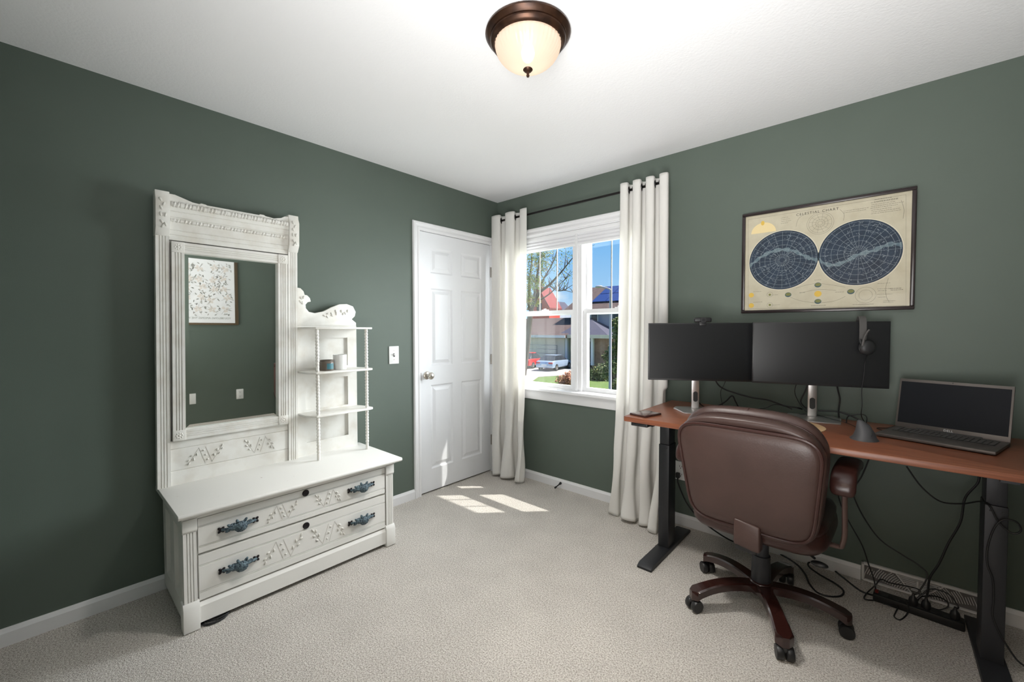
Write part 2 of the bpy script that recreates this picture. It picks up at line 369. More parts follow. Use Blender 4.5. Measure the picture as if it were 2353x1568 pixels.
# window -----------------------------------------------------------
win = sgroup('window_1', ((WX0 + WX1) / 2, 0, WZ0), 'white twin double-hung window with grilles in the upper sashes', 'window')
b = MB(); b.box(WX0, WX0 + .02, .0, WT, WZ0, WZ1).box(WX1 - .02, WX1, .0, WT, WZ0, WZ1).box(WX0, WX1, 0, WT, WZ1 - .02, WZ1).box(WX0, WX1, .0, WT, WZ0, WZ0 + .02)
b.build('window_jamb', 'trim', win)
casing_run([(WX0 + .008, WZ0 + .0, -1, 0), (WX0 + .008, WZ1 - .008, -1, 1), (WX1 - .008, WZ1 - .008, 1, 1), (WX1 - .008, WZ0, 1, 0)], lambda a, c, t: (a, -t, c)).build('window_casing', 'trim', win)
MX0, MX1 = .80, .886
bx(MX0, MX1, .02, .14, WZ0 + .02, WZ1 - .02).build('mullion', 'trim', win, bevel=.004)
bx(MX0 + .03, MX1 - .03, .005, .022, WZ0 + .02, WZ1 - .02).build('mullion_bead', 'trim', win, bevel=.004)
b = MB().prism([(-.045, .775), (-.040, .795), (.04, .800), (.04, .770), (-.04, .770)], WX0 - .075, WX1 + .075, lambda p, q, t: (t, p, q)); b.build('window_stool', 'trim', win, bevel=.003)
bx(WX0 - .05, WX1 + .05, -.016, 0, .695, .770).build('window_apron', 'trim', win, bevel=.004)
bays = [(WX0 + .02, MX0), (MX1, WX1 - .02)]
for (a0, a1) in bays:
    for up in (0, 1):
        Y = .088 if up else .048
        z0, z1 = (1.405, WZ1 - .02) if up else (.800, 1.445)
        fr = .031; d = .032
        s_ = MB(); s_.box(a0, a0 + fr, Y, Y + d, z0, z1).box(a1 - fr, a1, Y, Y + d, z0, z1).box(a0 + fr, a1 - fr, Y, Y + d, z0, z0 + fr).box(a0 + fr, a1 - fr, Y, Y + d, z1 - fr, z1)
        sash = s_.build('upper_sash' if up else 'lower_sash', 'trim', win)
        bx(a0 + fr, a1 - fr, Y + .013, Y + .017, z0 + fr, z1 - fr).build('pane', 'glass', sash)
        if up:
            for k in (1, 2):
                xm = a0 + fr + (a1 - a0 - 2 * fr) * k / 3
                bx(xm - .003, xm + .003, Y + .0175, Y + .026, z0 + fr, z1 - fr).build('muntin', 'muntin', sash)
        else:
            c_ = MB(); c_.box((a0 + a1) / 2 - .03, (a0 + a1) / 2 + .03, Y + .004, Y + .028, z1, z1 + .009).cyl(((a0 + a1) / 2, Y + .014, z1 + .005), ((a0 + a1) / 2, Y + .014, z1 + .018), .011, n=12)
            c_.build('sash_lock', 'trim', sash)
# pulled-up cellular shade
sh = thing('window_shade', 'pale grey cellular shade pulled up at the top of the window', 'shade', ((WX0 + WX1) / 2, .025, 1.94))
b = MB(); n_ = 6
pr = []
for k in range(n_ + 1): pr.append((.010 if k % 2 else .004, 1.962 + k * .0125))
pr = [(p, q) for p, q in pr] + [(.04, q) for p, q in reversed(pr)]
b.prism(pr, WX0 + .024, WX1 - .024, lambda p, q, t: (t, p, q)); b.build('shade_fabric', 'shade', sh)
bx(WX0 + .024, WX1 - .024, .006, .036, 1.944, 1.963).build('bottom_rail', 'trim', sh, bevel=.003)
bx(WX0 + .024, WX1 - .024, .002, .044, 2.036, 2.064).build('headrail', 'trim', sh, bevel=.003)
# outside face of the house: eave over the window
struct(bx(-1.2, XR + 1, WT, .47, 2.62, 2.76).build('trim_2', 'trim'), 'house eave projecting outside above the window', 'eave')

# ceiling lamp -----------------------------------------------------
lc = at(1213, 74, 2, 2.44); R_ = .163
ld = thing('ceiling_light', 'bronze flush-mount ceiling light with a frosted ribbed glass bowl', 'ceiling light', (lc.x, lc.y, H))
o3 = (lc.x, lc.y, H)
MB().lathe([(0, 0), (R_ - .012, 0), (R_, -.005), (R_ + .002, -.013), (R_ - .003, -.021), (R_ - .012, -.028), (R_ - .017, -.0285), (R_ - .018, -.033), (R_ - .0155, -.035), (R_ - .020, -.043), (R_ - .029, -.049), (R_ - .033, -.0495), (R_ - .036, -.044), (R_ - .05, -.03), (0, -.028)], 64, o3).build('metal_pan', 'bronze', ld, smooth=True, angle=30)
prof = []
for k in range(17):
    t = k / 16 * PI / 2; prof.append(((R_ - .036) * math.cos(t), -.046 - .096 * math.sin(t)))
prof[-1] = (0.0005, prof[-1][1])
rib = lambda a, z: 1 + .012 * math.cos(44 * a) * min(1, max(0, (z + .14) / .06))
gb = MB().lathe([(R_ - .044, -.042)] + prof, 160, o3, wave=rib)
M = bpy.data.materials.new('frosted_lamp_glass'); M.use_nodes = True; n = M.node_tree.nodes; l = M.node_tree.links; n.clear()
oo = n.new('ShaderNodeOutputMaterial'); tr = n.new('ShaderNodeBsdfTranslucent'); tr.inputs[0].default_value = (1, .86, .72, 1); rf = n.new('ShaderNodeBsdfRefraction'); rf.inputs['Roughness'].default_value = .28; rf.inputs['IOR'].default_value = 1.12; rf.inputs[0].default_value = (1, .92, .82, 1)
gl = n.new('ShaderNodeBsdfGlossy'); gl.inputs['Roughness'].default_value = .2; df = n.new('ShaderNodeBsdfDiffuse'); df.inputs[0].default_value = (.9, .82, .74, 1)
em = n.new('ShaderNodeEmission'); em.inputs[0].default_value = (1, .76, .60, 1); em.inputs[1].default_value = .30
m1 = n.new('ShaderNodeMixShader'); m1.inputs[0].default_value = .45; l.new(rf.outputs[0], m1.inputs[1]); l.new(tr.outputs[0], m1.inputs[2])
m2 = n.new('ShaderNodeMixShader'); m2.inputs[0].default_value = .25; l.new(m1.outputs[0], m2.inputs[1]); l.new(df.outputs[0], m2.inputs[2])
m3 = n.new('ShaderNodeMixShader'); m3.inputs[0].default_value = .05; l.new(m2.outputs[0], m3.inputs[1]); l.new(gl.outputs[0], m3.inputs[2])
ad = n.new('ShaderNodeAddShader'); l.new(m3.outputs[0], ad.inputs[0]); l.new(em.outputs[0], ad.inputs[1]); tp = n.new('ShaderNodeBsdfTransparent'); tp.inputs[0].default_value = (1, .95, .88, 1); m4 = n.new('ShaderNodeMixShader'); m4.inputs[0].default_value = .12; l.new(ad.outputs[0], m4.inputs[1]); l.new(tp.outputs[0], m4.inputs[2]); l.new(m4.outputs[0], oo.inputs[0])
gb.build('glass_bowl', M, ld, smooth=True, angle=80)
MB().ball((lc.x, lc.y, H - .075), (.024, .024, .034)).build('bulb', emit_mat('lit_bulb', (1, .88, .72, 1), 6), ld, smooth=True)
MB().lathe([(.0, -.138), (.017, -.140), (.019, -.144), (.014, -.150), (.006, -.153), (.005, -.162), (.0065, -.166), (.005, -.171), (0, -.172)], 20, o3).build('finial', 'bronze', ld, smooth=True)
lamp('POINT', 'ceiling_light_glow', .35, (lc.x, lc.y, H - .066), None, (1, .86, .68), shadow_soft_size=.02)
lamp('AREA', 'under_lamp_fill_light', 11, (lc.x, lc.y, H - .178), (0, 0, -1), (1, .965, .91), shape='DISK', size=.20, spread=math.radians(106))  # disk added below the bowl to brighten the carpet, no part of the lamp

# switches, outlets, door stop ----------------------------------------
def plate(name, loc, axis, label, cat, kind, w=.074, h=.118):
    t = thing(name, label, cat, loc)
    x, y, z = loc
    def P(d, a, c): return (x + d, y + a, z + c) if axis == 'x' else ((x - d, y + a, z + c) if axis == '-x' else (x + a, y - d, z + c))
    def pb(d0, d1, a0, a1, c0, c1):
        p, q = P(d0, a0, c0), P(d1, a1, c1); return bx(min(p[0], q[0]), max(p[0], q[0]), min(p[1], q[1]), max(p[1], q[1]), min(p[2], q[2]), max(p[2], q[2]))
    pb(0, .006, -w / 2, w / 2, -h / 2, h / 2).build('cover_plate', 'plate', t, bevel=.0025)
    if kind == 'switch':
        pb(.006, .008, -.006, .006, -.013, .013).build('switch_collar', 'slot', t)
        b = MB().prism([(.006, -.006), (.020, .004), (.018, .012), (.006, .008)], -.0045, .0045, lambda p, q, tt: P(p, tt, q)); b.build('toggle', 'plate', t)
        for s in (-1, 1): MB().cyl(P(.005, 0, s * .033), P(.0072, 0, s * .033), .004, n=10).build('screw', 'nickel', t)
    elif kind == 'outlet':
        for s in (-1, 1):
            rc = pb(.006, .009, -.017, .017, s * .026 - .014, s * .026 + .014).build('receptacle', 'plate', t, bevel=.003)
            for a in (-.007, .007): pb(.0085, .0096, a - .0013, a + .0013, s * .026 - .001, s * .026 + .009).build('slot', 'slot', rc)
            pb(.0085, .0096, -.003, .003, s * .026 - .010, s * .026 - .005).build('slot', 'slot', rc)
    return t
plate('light_switch', (0, -1.092, 1.103), 'x', 'white toggle light switch on the green wall beside the door', 'switch', 'switch', .080, .128)
plate('wall_outlet', (1.668, 0, .356), 'y', 'white wall outlet with a black plug behind the chair', 'outlet', 'outlet', .098, .122)
ds = thing('door_stop', 'small dark spring door stop on the baseboard under the window', 'door stop', (.70, -.014, .035))
p0 = Vector((.715, -.014, .042)); p1 = at(1276, 1121, 2, .030)
MB().cyl(p0, p0.lerp(p1, .25), .011, .007, 12).build('base', 'bmetal', ds, smooth=True)
MB().cyl(p0.lerp(p1, .2), p1, .0045, n=10).build('rod', 'bmetal', ds, smooth=True)
MB().cyl(p0.lerp(p1, .85), p1 + (p1 - p0) * .06, .0075, n=10).build('rubber_tip', 'black', ds, smooth=True)

# curtains ----------------------------------------------------------
YR = -.095
rodz = at(1422, 443, 1, YR).z
rd = thing('curtain_rod', 'thin dark metal curtain rod above the window', 'curtain rod', (.85, YR, rodz))
MB().cyl((.045, YR, rodz), (1.585, YR, rodz), .0085, n=14).build('rod', 'rod', rd, smooth=True)
for xx in (.060, 1.572):
    s = -1 if xx < 1 else .6
    MB().cyl((xx, YR, rodz), (xx + s * .025, YR, rodz), .014, n=14).build('finial', 'rod', rd, smooth=True)
for xx in (.085, 1.555):
    MB().box(xx - .006, xx + .006, YR - .006, -.004, rodz - .006, rodz + .004).box(xx - .012, xx + .012, -.004, -.0005, rodz - .03, rodz + .03).build('bracket', 'rod', rd)
def curtain(label, xt, xb, n, ph, at_, ab, yb, ztop, grom, seed, lean=0, xmax=9):
    rnd = random.Random(seed); cl = thing('curtain', label, 'curtain', ((xt[0] + xt[1]) / 2, YR, ztop), group='grommet curtains at the window')
    q = [rnd.uniform(0, 6.28) for _ in range(12)]
    def fn(u, v):
        z = ztop * (1 - v) + .004 * v
        k = v ** 1.5; e = max(0, (v - .80) / .20)
        x0 = xt[0] + (xb[0] - xt[0]) * k; x1 = xt[1] + (xb[1] - xt[1]) * k
        w = 2 * PI * n * u + ph + .35 * math.sin(2.2 * v + q[0]) * v
        A = at_ + (ab - at_) * v
        A *= 1 + .25 * math.sin(5 * u + q[1]) * v
        x = x0 + (x1 - x0) * u - .16 * (x1 - x0) / n * math.sin(2 * w) + lean * v * v
        y = YR + (yb - YR) * v ** 2 + A * math.sin(w)
        # crumpled hem where the cloth meets the carpet
        x += e * (.018 * math.sin(9 * u + 11 * v + q[2]) + .012 * math.sin(23 * u + q[3] + 17 * v))
        y += e * (.022 * math.sin(13 * u + 14 * v + q[4]) - .03 * e * abs(math.sin(3 * PI * u + q[5])))
        y -= .020 * max(0, math.sin(PI * min(1, max(0, (v - .72) / .22)))) * abs(math.sin(7 * u + q[6]))
        z += e * e * .022 * (1 + math.sin(15 * u + q[7])) * .5
        return Vector((min(x, xmax) if z < .9 else x, min(y, -.016), z))
    b = MB().grid(fn, 150, 110); o = b.build('panel', 'curtain', cl, smooth=True, angle=180)
    sl = o.modifiers.new('thickness', 'SOLIDIFY'); sl.thickness = .0014; sl.offset = 0
    # stitched header hem
    # grommets: where the cloth crosses the rod
    for u in grom:
        c = fn(u, (ztop - rodz) / ztop); d = (fn(u + .004, (ztop - rodz) / ztop) - fn(u - .004, (ztop - rodz) / ztop)).normalized()
        nn = Vector((d.y, -d.x, 0)); pts = [c + d * (.021 * math.cos(a)) + Vector((0, 0, .021 * math.sin(a))) + nn * .001 for a in [2 * PI * i / 24 for i in range(24)]]
        MB().tube(pts, .0045, 8, True).build('grommet', 'rod', cl, smooth=True)
    return fn
xL0 = at(1138, 520, 1, YR).x; xL1 = at(1212, 500, 1, YR).x
xR0 = at(1432, 420, 1, YR).x; xR1 = at(1538, 405, 1, YR).x
zc = at(1505, 403, 1, YR - .03).z
def crossings(n, ph):
    out = []; k = math.ceil(ph / PI)
    while (k * PI - ph) / (2 * PI * n) < 1:
        u = (k * PI - ph) / (2 * PI * n)
        if .03 < u < .97: out.append(u)
        k += 1
    return out
xbL0 = at(1134, 1095, 1, -.16).x; xbL1 = at(1206, 1080, 1, -.12).x
xbR0 = at(1416, 1180, 1, -.13).x; xbR1 = at(1515, 1215, 1, -.22).x
curtain('white grommet curtain hanging by the door side of the window', (xL0, xL1), (xbL0, xbL1), 2.25, 3.6, .040, .042, -.125, zc, crossings(2.25, 3.6), 3)
curtain('white grommet curtain hanging beside the desk', (xR0, xR1), (xbR0, xbR1 + .02), 3.5, 3.4, .040, .045, -.165, zc, crossings(3.5, 3.4), 5, xmax=1.607)

# ================================================================== DRESSER
D = thing('dresser', 'antique white painted dresser with tall mirror, side shelves and carved drawers', 'dresser', (.24, -1.9, 0))
def lean(mb): return mb.map(lambda v: Vector((v.x, v.y + (v.z - 1.24) * .012, v.z)))
YA, YB = -2.405, -1.408
bx(.02, .452, YA + .016, YB - .016, .03, .484).build('carcass', 'white', D)
for sy in (YA, YB):
    i = 1 if sy == YA else -1
    ya, yb = sorted((sy, sy + i * .017)); sf = MB()
    for a0, a1, c0, c1 in ((.015, .075, .03, .484), (.405, .452, .03, .484), (.215, .265, .11, .425), (.075, .405, .425, .484), (.075, .405, .03, .11)): sf.box(a0, a1, ya, yb, c0, c1)
    sf.build('side_frame', 'white', D)
# fluted corner posts on plinth blocks
def fluted(y0, y1, x1, x0, z0, z1, n=3, d=.006):
    w = (y1 - y0); pr = [(y0, x0), (y0, x1)]
    g = w / (2 * n + 1) * .9; st = w * .2
    for k in range(n):
        c = y0 + w * (.5 + (k - (n - 1) / 2) * .22)
        pr += [(c - g * .35, x1), (c, x1 - d), (c + g * .35, x1)]
    pr += [(y1, x1), (y1, x0)]
    return MB().prism(pr, z0, z1, lambda p, q, t: (q, p, t))
for (a, c) in ((YA - .006, YA + .046), (YB - .046, YB + .006)):
    fluted(a + .003, c - .003, .474, .43, .125, .425).build('corner_post', 'white', D)
    MB().prism([(.43, .0), (.486, .004), (.486, .104), (.474, .126), (.43, .126)], a - .003, c + .003, lambda p, q, t: (p, t, q)).build('plinth_block', 'white', D, bevel=.0015)
    MB().prism([(.43, .484), (.482, .484), (.482, .435), (.474, .424), (.43, .424)], a, c, lambda p, q, t: (p, t, q)).build('cap_block', 'white', D, bevel=.0015)
MB().prism([(.44, .022), (.474, .022), (.474, .092), (.464, .108), (.44, .108)], YA + .047, YB - .047, lambda p, q, t: (p, t, q)).build('plinth_rail', 'white', D)
MB().prism([(.40, .478), (.474, .478), (.478, .486), (.488, .490), (.492, .500), (.40, .500)], YA - .008, YB + .008, lambda p, q, t: (p, t, q)).build('cornice', 'white', D)
MB().prism([(.0, .499), (.505, .499), (.516, .505), (.518, .513), (.513, .522), (.0, .522)], YA - .024, YB + .042, lambda p, q, t: (p, t, q)).build('top_board', 'white', D, bevel=.002)
def leaf(mb, X, y, z, a, L_, w, n=(1, 0, 0)):
    R = Matrix.Rotation(a, 3, 'X'); t = MB().ball((0, 0, 0), (.0060, w * 1.6, L_ * 1.3), 10, 6); t.map(lambda v: R @ v + Vector((X, y, z))); mb.add(t.v, t.f)
def bar(mb, X, y0, z0, y1, z1, w=.0013, h=.0008):
    d = Vector((0, y1 - y0, z1 - z0)).normalized(); n = Vector((0, -d.z, d.y)) * w / 2
    a = Vector((X, y0, z0)); c = Vector((X, y1, z1)); o = Vector((h, 0, 0))
    mb.add([a - n, a + n, c + n, c - n, a - n + o, a + n + o, c + n + o, c - n + o], [(0, 1, 2, 3), (4, 5, 6, 7), (0, 1, 5, 4), (1, 2, 6, 5), (2, 3, 7, 6), (3, 0, 4, 7)])
def motif(lv, gv, X, yc, zc_, h, s):          # sprig, slanted ribbon with dots, sprig; s mirrors it
    Y = lambda d: yc + s * d
    q = h / .10
    bar(gv, X, Y(-.028 * q), zc_ + h / 2, Y(.004 * q), zc_ - h / 2); bar(gv, X, Y(.006 * q), zc_ + h / 2, Y(.040 * q), zc_ - h / 2)
    bar(gv, X, Y(-.028 * q), zc_ + h / 2, Y(-.075 * q), zc_ - h * .30); bar(gv, X, Y(.040 * q), zc_ - h / 2, Y(.088 * q), zc_ + h * .34)
    for k in (-.3, 0, .3): leaf(lv, X, Y(.006 * q - k * .034 * q), zc_ + k * h, 0, .0035, .0035)
    for sg, base in ((-1, (-.028 * q, h / 2)), (1, (.040 * q, -h / 2))):
        end = (-.075 * q, -h * .30) if sg < 0 else (.088 * q, h * .34)
        dy_, dz_ = s * (end[0] - base[0]), end[1] - base[1]; ln_ = math.hypot(dy_, dz_); an_ = math.atan2(-dy_, dz_)
        for t, o_ in ((.42, 1), (.60, -1), (.76, 1), (.92, -1), (1.10, 0)):
            yy = Y(base[0] + (end[0] - base[0]) * t); zz = zc_ + base[1] + (end[1] - base[1]) * t; k_ = o_ * .0105 * q / ln_
            leaf(lv, X, yy - dz_ * k_, zz + dy_ * k_, an_ + o_ * .55, .0072 * q, .0032 * q)
def grooved_front(y0, y1, z0, z1, x0, x1, gs, d=.004):
    pr = [(x0, z0), (x1, z0)]
    for g in gs: pr += [(x1, g - .0022), (x1 - d, g), (x1, g + .0022)]
    pr += [(x1, z1), (x0, z1)]
    return MB().prism(pr, y0, y1, lambda p, q, t: (p, t, q))
def pull(dr, y, z):
    X = .4705
    for s in (-1, 1):
        e_ = MB()
        for a in range(4):
            R = Matrix.Rotation(a * PI / 2 + PI / 4, 3, 'X'); t = MB().ball((0, 0, .009), (.005, .006, .008), 8, 6); t.map(lambda v: R @ v + Vector((X + .005, y + s * .068, z))); e_.add(t.v, t.f)
        e_.ball((X + .006, y + s * .068, z), .006, 8, 6).cyl((X, y + s * .068, z), (X + .014, y + s * .062, z), .005, n=8)
        e_.build('handle_mount', 'iron', dr, smooth=True)
    h = MB()
    bump = lambda a, th: .12 * math.sin(9 * a) * math.sin(9 * th)
    pts = spline([(X + .008, y - .066, z), (X + .022, y - .046, z + .002), (X + .028, y, z - .002), (X + .022, y + .046, z + .004), (X + .008, y + .066, z)], 6)
    h.tube(pts, .0065, 8)
    h.ball((X + .024, y + .004, z - .003), (.016, .026, .0225), 28, 20, bump)
    h.ball((X + .021, y - .024, z + .004), (.011, .018, .015), 20, 12, lambda a, th: .15 * math.sin(5 * a))
    for yy, zz, a in ((-.038, .012, .9), (-.008, .020, .3), (.022, .018, -.6), (.036, .008, -1.2), (-.044, -.006, 1.9)):
        R = Matrix.Rotation(a, 3, 'X'); t = MB().ball((0, 0, 0), (.006, .007, .014), 10, 6); t.map(lambda v: R @ v + Vector((X + .020, y + yy, z + zz))); h.add(t.v, t.f)
    h.build('handle', 'blue', dr, smooth=True)
for (z0, z1) in ((.322, .476), (.116, .314)):
    hh = z1 - z0
    gs = [z0 + hh * .17, z0 + hh * .20, z1 - hh * .25, z1 - hh * .225]
    dr = grooved_front(YA + .05, YB - .05, z0 + .002, z1 - .002, .440, .4705, gs).build('drawer', 'white', D)
    zc_ = (gs[1] + gs[2]) / 2; mh = (gs[2] - gs[1]) * .88
    pull(dr, -2.205, z0 + hh * .50); pull(dr, -1.607, z0 + hh * .52)
    lv, gv = MB(), MB(); motif(lv, gv, .4707, -2.022, zc_, mh, 1); motif(lv, gv, .4707, -1.787, zc_, mh, -1)
    o = lv.build('leaf_carving', 'carved', dr, smooth=True); o['kind'] = 'stuff'
    o = gv.build('line_carving', 'worn_groove_shade', dr); o['kind'] = 'stuff'
    MB().lathe([(0, 0), (.0165, 0), (.0165, .003), (.013, .0045), (.010, .003), (0, .003)], 24, (.4705, -1.908, z1 - hh * .13), Mx).build('key_escutcheon', 'iron', dr, smooth=True)
# casters under the plinth
for (x, y) in ((.42, YA + .05), (.42, YB - .05), (.06, YA + .05), (.06, YB - .05)):
    MB().cyl((x, y - .01, .012), (x, y + .01, .012), .012, n=16).cyl((x, y, .012), (x, y, .034), .006, n=8).build('caster', 'iron', D, smooth=True)
# mirror back
for (a, c) in ((-2.425, -2.371), (-1.834, -1.780)):
    lean(fluted(a + .002, c - .002, .072, .028, .522, 1.74, 3, .005)).build('mirror_post', 'white2', D)
    pb = MB().prism([(.028, 1.738), (.074, 1.738), (.096, 1.775), (.098, 1.905), (.085, 1.930), (.082, 1.950), (.028, 1.950)], a, c, lambda p, q, t: (p, t, q)); lean(pb)
    post = pb.build('post_block', 'white2', D, bevel=.002)
    lv = MB()
    for yy, zz, an in ((.018, 1.905, .4), (.030, 1.885, -.4), (.020, 1.865, .4), (.018, 1.835, .2), (.036, 1.835, -.2), (.022, 1.800, .6), (.036, 1.790, .4), (.026, 1.780, -.5)): leaf(lv, .0975, a + yy, zz, an, .008, .0035)
    lean(lv).build('block_carving', 'carved', post, smooth=True)['kind'] = 'stuff'
fy0, fy1 = -2.371, -1.834
lean(MB().prism([(.028, 1.724), (.066, 1.724), (.066, 1.745), (.064, 1.748), (.068, 1.751), (.070, 1.768), (.068, 1.771), (.072, 1.774), (.076, 1.800), (.078, 1.830), (.076, 1.832), (.080, 1.835), (.081, 1.858), (.079, 1.861), (.083, 1.864), (.085, 1.885), (.085, 1.905), (.028, 1.905)], fy0, fy1, lambda p, q, t: (p, t, q))).build('frieze', 'white2', D)
W_ = fy1 - fy0
cp = [(0, .0), (0, .040), (.04, .040), (.10, .030), (.17, .018), (.22, .016), (.235, .021), (.27, .019), (.28, .016), (.72, .016), (.73, .021), (.765, .021), (.78, .016), (.86, .012), (.93, .022), (.965, .034), (1, .036), (1, 0)]
lean(MB().prism([(fy0 + W_ * a, 1.902 + h) for a, h in cp], .045, .078, lambda p, q, t: (t, p, q))).build('crest_board', 'white2', D)
def rope(y0, y1, x, z, r):
    n = 10; m_ = 420; vs = []
    for i in range(m_ + 1):
        y = y0 + (y1 - y0) * i / m_
        for j in range(n):
            a = 2 * PI * j / n; rr = r * (1 + (.26 * math.sin(a - (y - y0) * 420) if (y - y0) % .048 < .034 else .12)); vs.append((x + rr * math.cos(a), y, z + rr * math.sin(a)))
    return MB().add(vs, [(i * n + j, i * n + (j + 1) % n, (i + 1) * n + (j + 1) % n, (i + 1) * n + j) for i in range(m_) for j in range(n)])
lean(rope(fy0 + .006, fy1 - .006, .086, 1.893, .0115)).build('rope_moulding', 'white2', D, smooth=True, angle=80)
lean(rope(fy0 + .006, fy1 - .006, .077, 1.818, .0080)).build('rope_moulding', 'white2', D, smooth=True, angle=80)
# swinging mirror frame
my0, my1, mz0, mz1, fw = -2.364, -1.838, .742, 1.716, .050
for a in (my0, my1 - fw): lean(fluted(a, a + fw, .078, .046, mz0 + fw, mz1 - fw, 3, .006)).build('frame_stile', 'white2', D)
for c in (mz0, mz1 - fw):
    lean(grooved_front(my0 + fw, my1 - fw, c, c + fw, .046, .078, [c + .015, c + .025, c + .035], .003)).build('frame_rail', 'white2', D)
    for a in (my0, my1 - fw):
        cb = lean(bx(.044, .081, a - .001, a + fw + .001, c - .001, c + fw + .001)).build('corner_block', 'white2', D, bevel=.002)
        q = MB()
        for k in range(8): q.ball((.081, a + fw / 2 + .012 * math.cos(k * PI / 4), c + fw / 2 + .012 * math.sin(k * PI / 4)), (.002, .0045, .0045), 8, 5)
        lean(q.ball((.081, a + fw / 2, c + fw / 2), (.003, .006, .006), 8, 5)).build('rosette', 'white2', cb, smooth=True)['kind'] = 'stuff'
gy0, gy1, gz0, gz1 = my0 + fw - .003, my1 - fw + .003, mz0 + fw - .003, mz1 - fw + .003
bv = .022
vs = [(.0576, gy0, gz0), (.0576, gy1, gz0), (.0576, gy1, gz1), (.0576, gy0, gz1), (.0585, gy0 + bv, gz0 + bv), (.0585, gy1 - bv, gz0 + bv), (.0585, gy1 - bv, gz1 - bv), (.0585, gy0 + bv, gz1 - bv), (.050, gy0, gz0), (.050, gy1, gz0), (.050, gy1, gz1), (.050, gy0, gz1)]
mm_ = lean(MB().add(vs, [(4, 5, 6, 7), (0, 1, 5, 4), (1, 2, 6, 5), (2, 3, 7, 6), (3, 0, 4, 7), (8, 11, 10, 9), (0, 1, 9, 8), (1, 2, 10, 9), (2, 3, 11, 10), (3, 0, 8, 11)])).build('mirror_glass', 'mirror', D)
mm_['label'] = 'bevelled mirror glass'
# apron board under the mirror
ap = lean(grooved_front(fy0, fy1, .520, .740, .028, .062, [.592, .700], .004)).build('apron_board', 'white2', D)
lv, gv = MB(), MB(); motif(lv, gv, .0625, -2.235, .646, .082, 1); motif(lv, gv, .0625, -1.975, .646, .082, -1)
lean(lv).build('leaf_carving', 'carved', ap, smooth=True)['kind'] = 'stuff'; lean(gv).build('line_carving', 'worn_groove_shade', ap)['kind'] = 'stuff'
lean(bx(.020, .032, -2.40, -1.80, .6, 1.73)).build('mirror_backing', 'white2', D)
# shelf stack on the right
sy0, sy1 = -1.782, -1.402
bx(.022, .034, sy0, sy1, .522, 1.312).build('shelf_back_panel', 'white2', D)
sf = MB(); st = .052
for a0, a1, c0, c1 in ((sy0, sy0 + st, .522, 1.312), (sy1 - .062, sy1, .522, 1.312), (sy0 + st, sy1 - .062, .522, .60), (sy0 + st, sy1 - .062, .745, .80), (sy0 + st, sy1 - .062, .985, 1.055), (sy0 + st, sy1 - .062, 1.235, 1.312)): sf.box(.034, .048, a0, a1, c0, c1)
sf.build('shelf_back_frame', 'white2', D)
zp = [(148, 75), (180, 80), (205, 105), (215, 135), (235, 138), (258, 162), (265, 190), (240, 195), (222, 215), (225, 245), (250, 275), (300, 285), (370, 270), (440, 235), (500, 212), (560, 210), (610, 230), (632, 275), (625, 310), (600, 335), (635, 365), (635, 388), (148, 388)]
sc = [at(640 + X / 3.5625, 640 + Y / 3.5625, 0, .05) for X, Y in zp]
scr = MB().prism([(p.y, p.z) for p in sc], .026, .050, lambda p, q, t: (t, p, q)).build('scroll_crest', 'white2', D, bevel=.0015)
lv = MB()
for X, Y, a in ((185, 160, .5), (205, 155, -.5), (180, 190, .8), (195, 200, .2), (375, 305, 1.2), (400, 315, .6), (405, 290, 1.8), (435, 290, .6), (440, 305, 1.4), (470, 270, .3), (475, 290, -.3), (515, 270, .2), (530, 290, -.4), (545, 285, .4), (565, 268, 0)):
    p = at(640 + X / 3.5625, 640 + Y / 3.5625, 0, .05); leaf(lv, .0502, p.y, p.z, a, .008, .0035)
lv.build('leaf_carving', 'carved', scr, smooth=True)['kind'] = 'stuff'
spoly = [(.045, -1.776), (.150, -1.776), (.182, -1.760), (.212, -1.735), (.216, -1.400), (.206, -1.378), (.188, -1.368), (.10, -1.380), (.045, -1.400)]
for z in (1.296, 1.034, .781):
    MB().prism(spoly, z - .006, z + .006, lambda p, q, t: (p, q, t)).build('shelf', 'white2', D, bevel=.003)
for (x, y) in ((.196, -1.722), (.192, -1.412)):
    n = 14; m_ = 300; vs = []
    for i in range(m_ + 1):
        z = .522 + (1.292 - .522) * i / m_
        plain = z < .56 or z > 1.285
        for j in range(n):
            a = 2 * PI * j / n; rr = .0092 * (1 + (0 if plain else .17 * math.sin(2 * a - z * 330))); vs.append((x + rr * math.cos(a), y + rr * math.sin(a), z))
    MB().add(vs, [(i * n + j, i * n + (j + 1) % n, (i + 1) * n + (j + 1) % n, (i + 1) * n + j) for i in range(m_) for j in range(n)]).build('twisted_post', 'white2', D, smooth=True, angle=80)
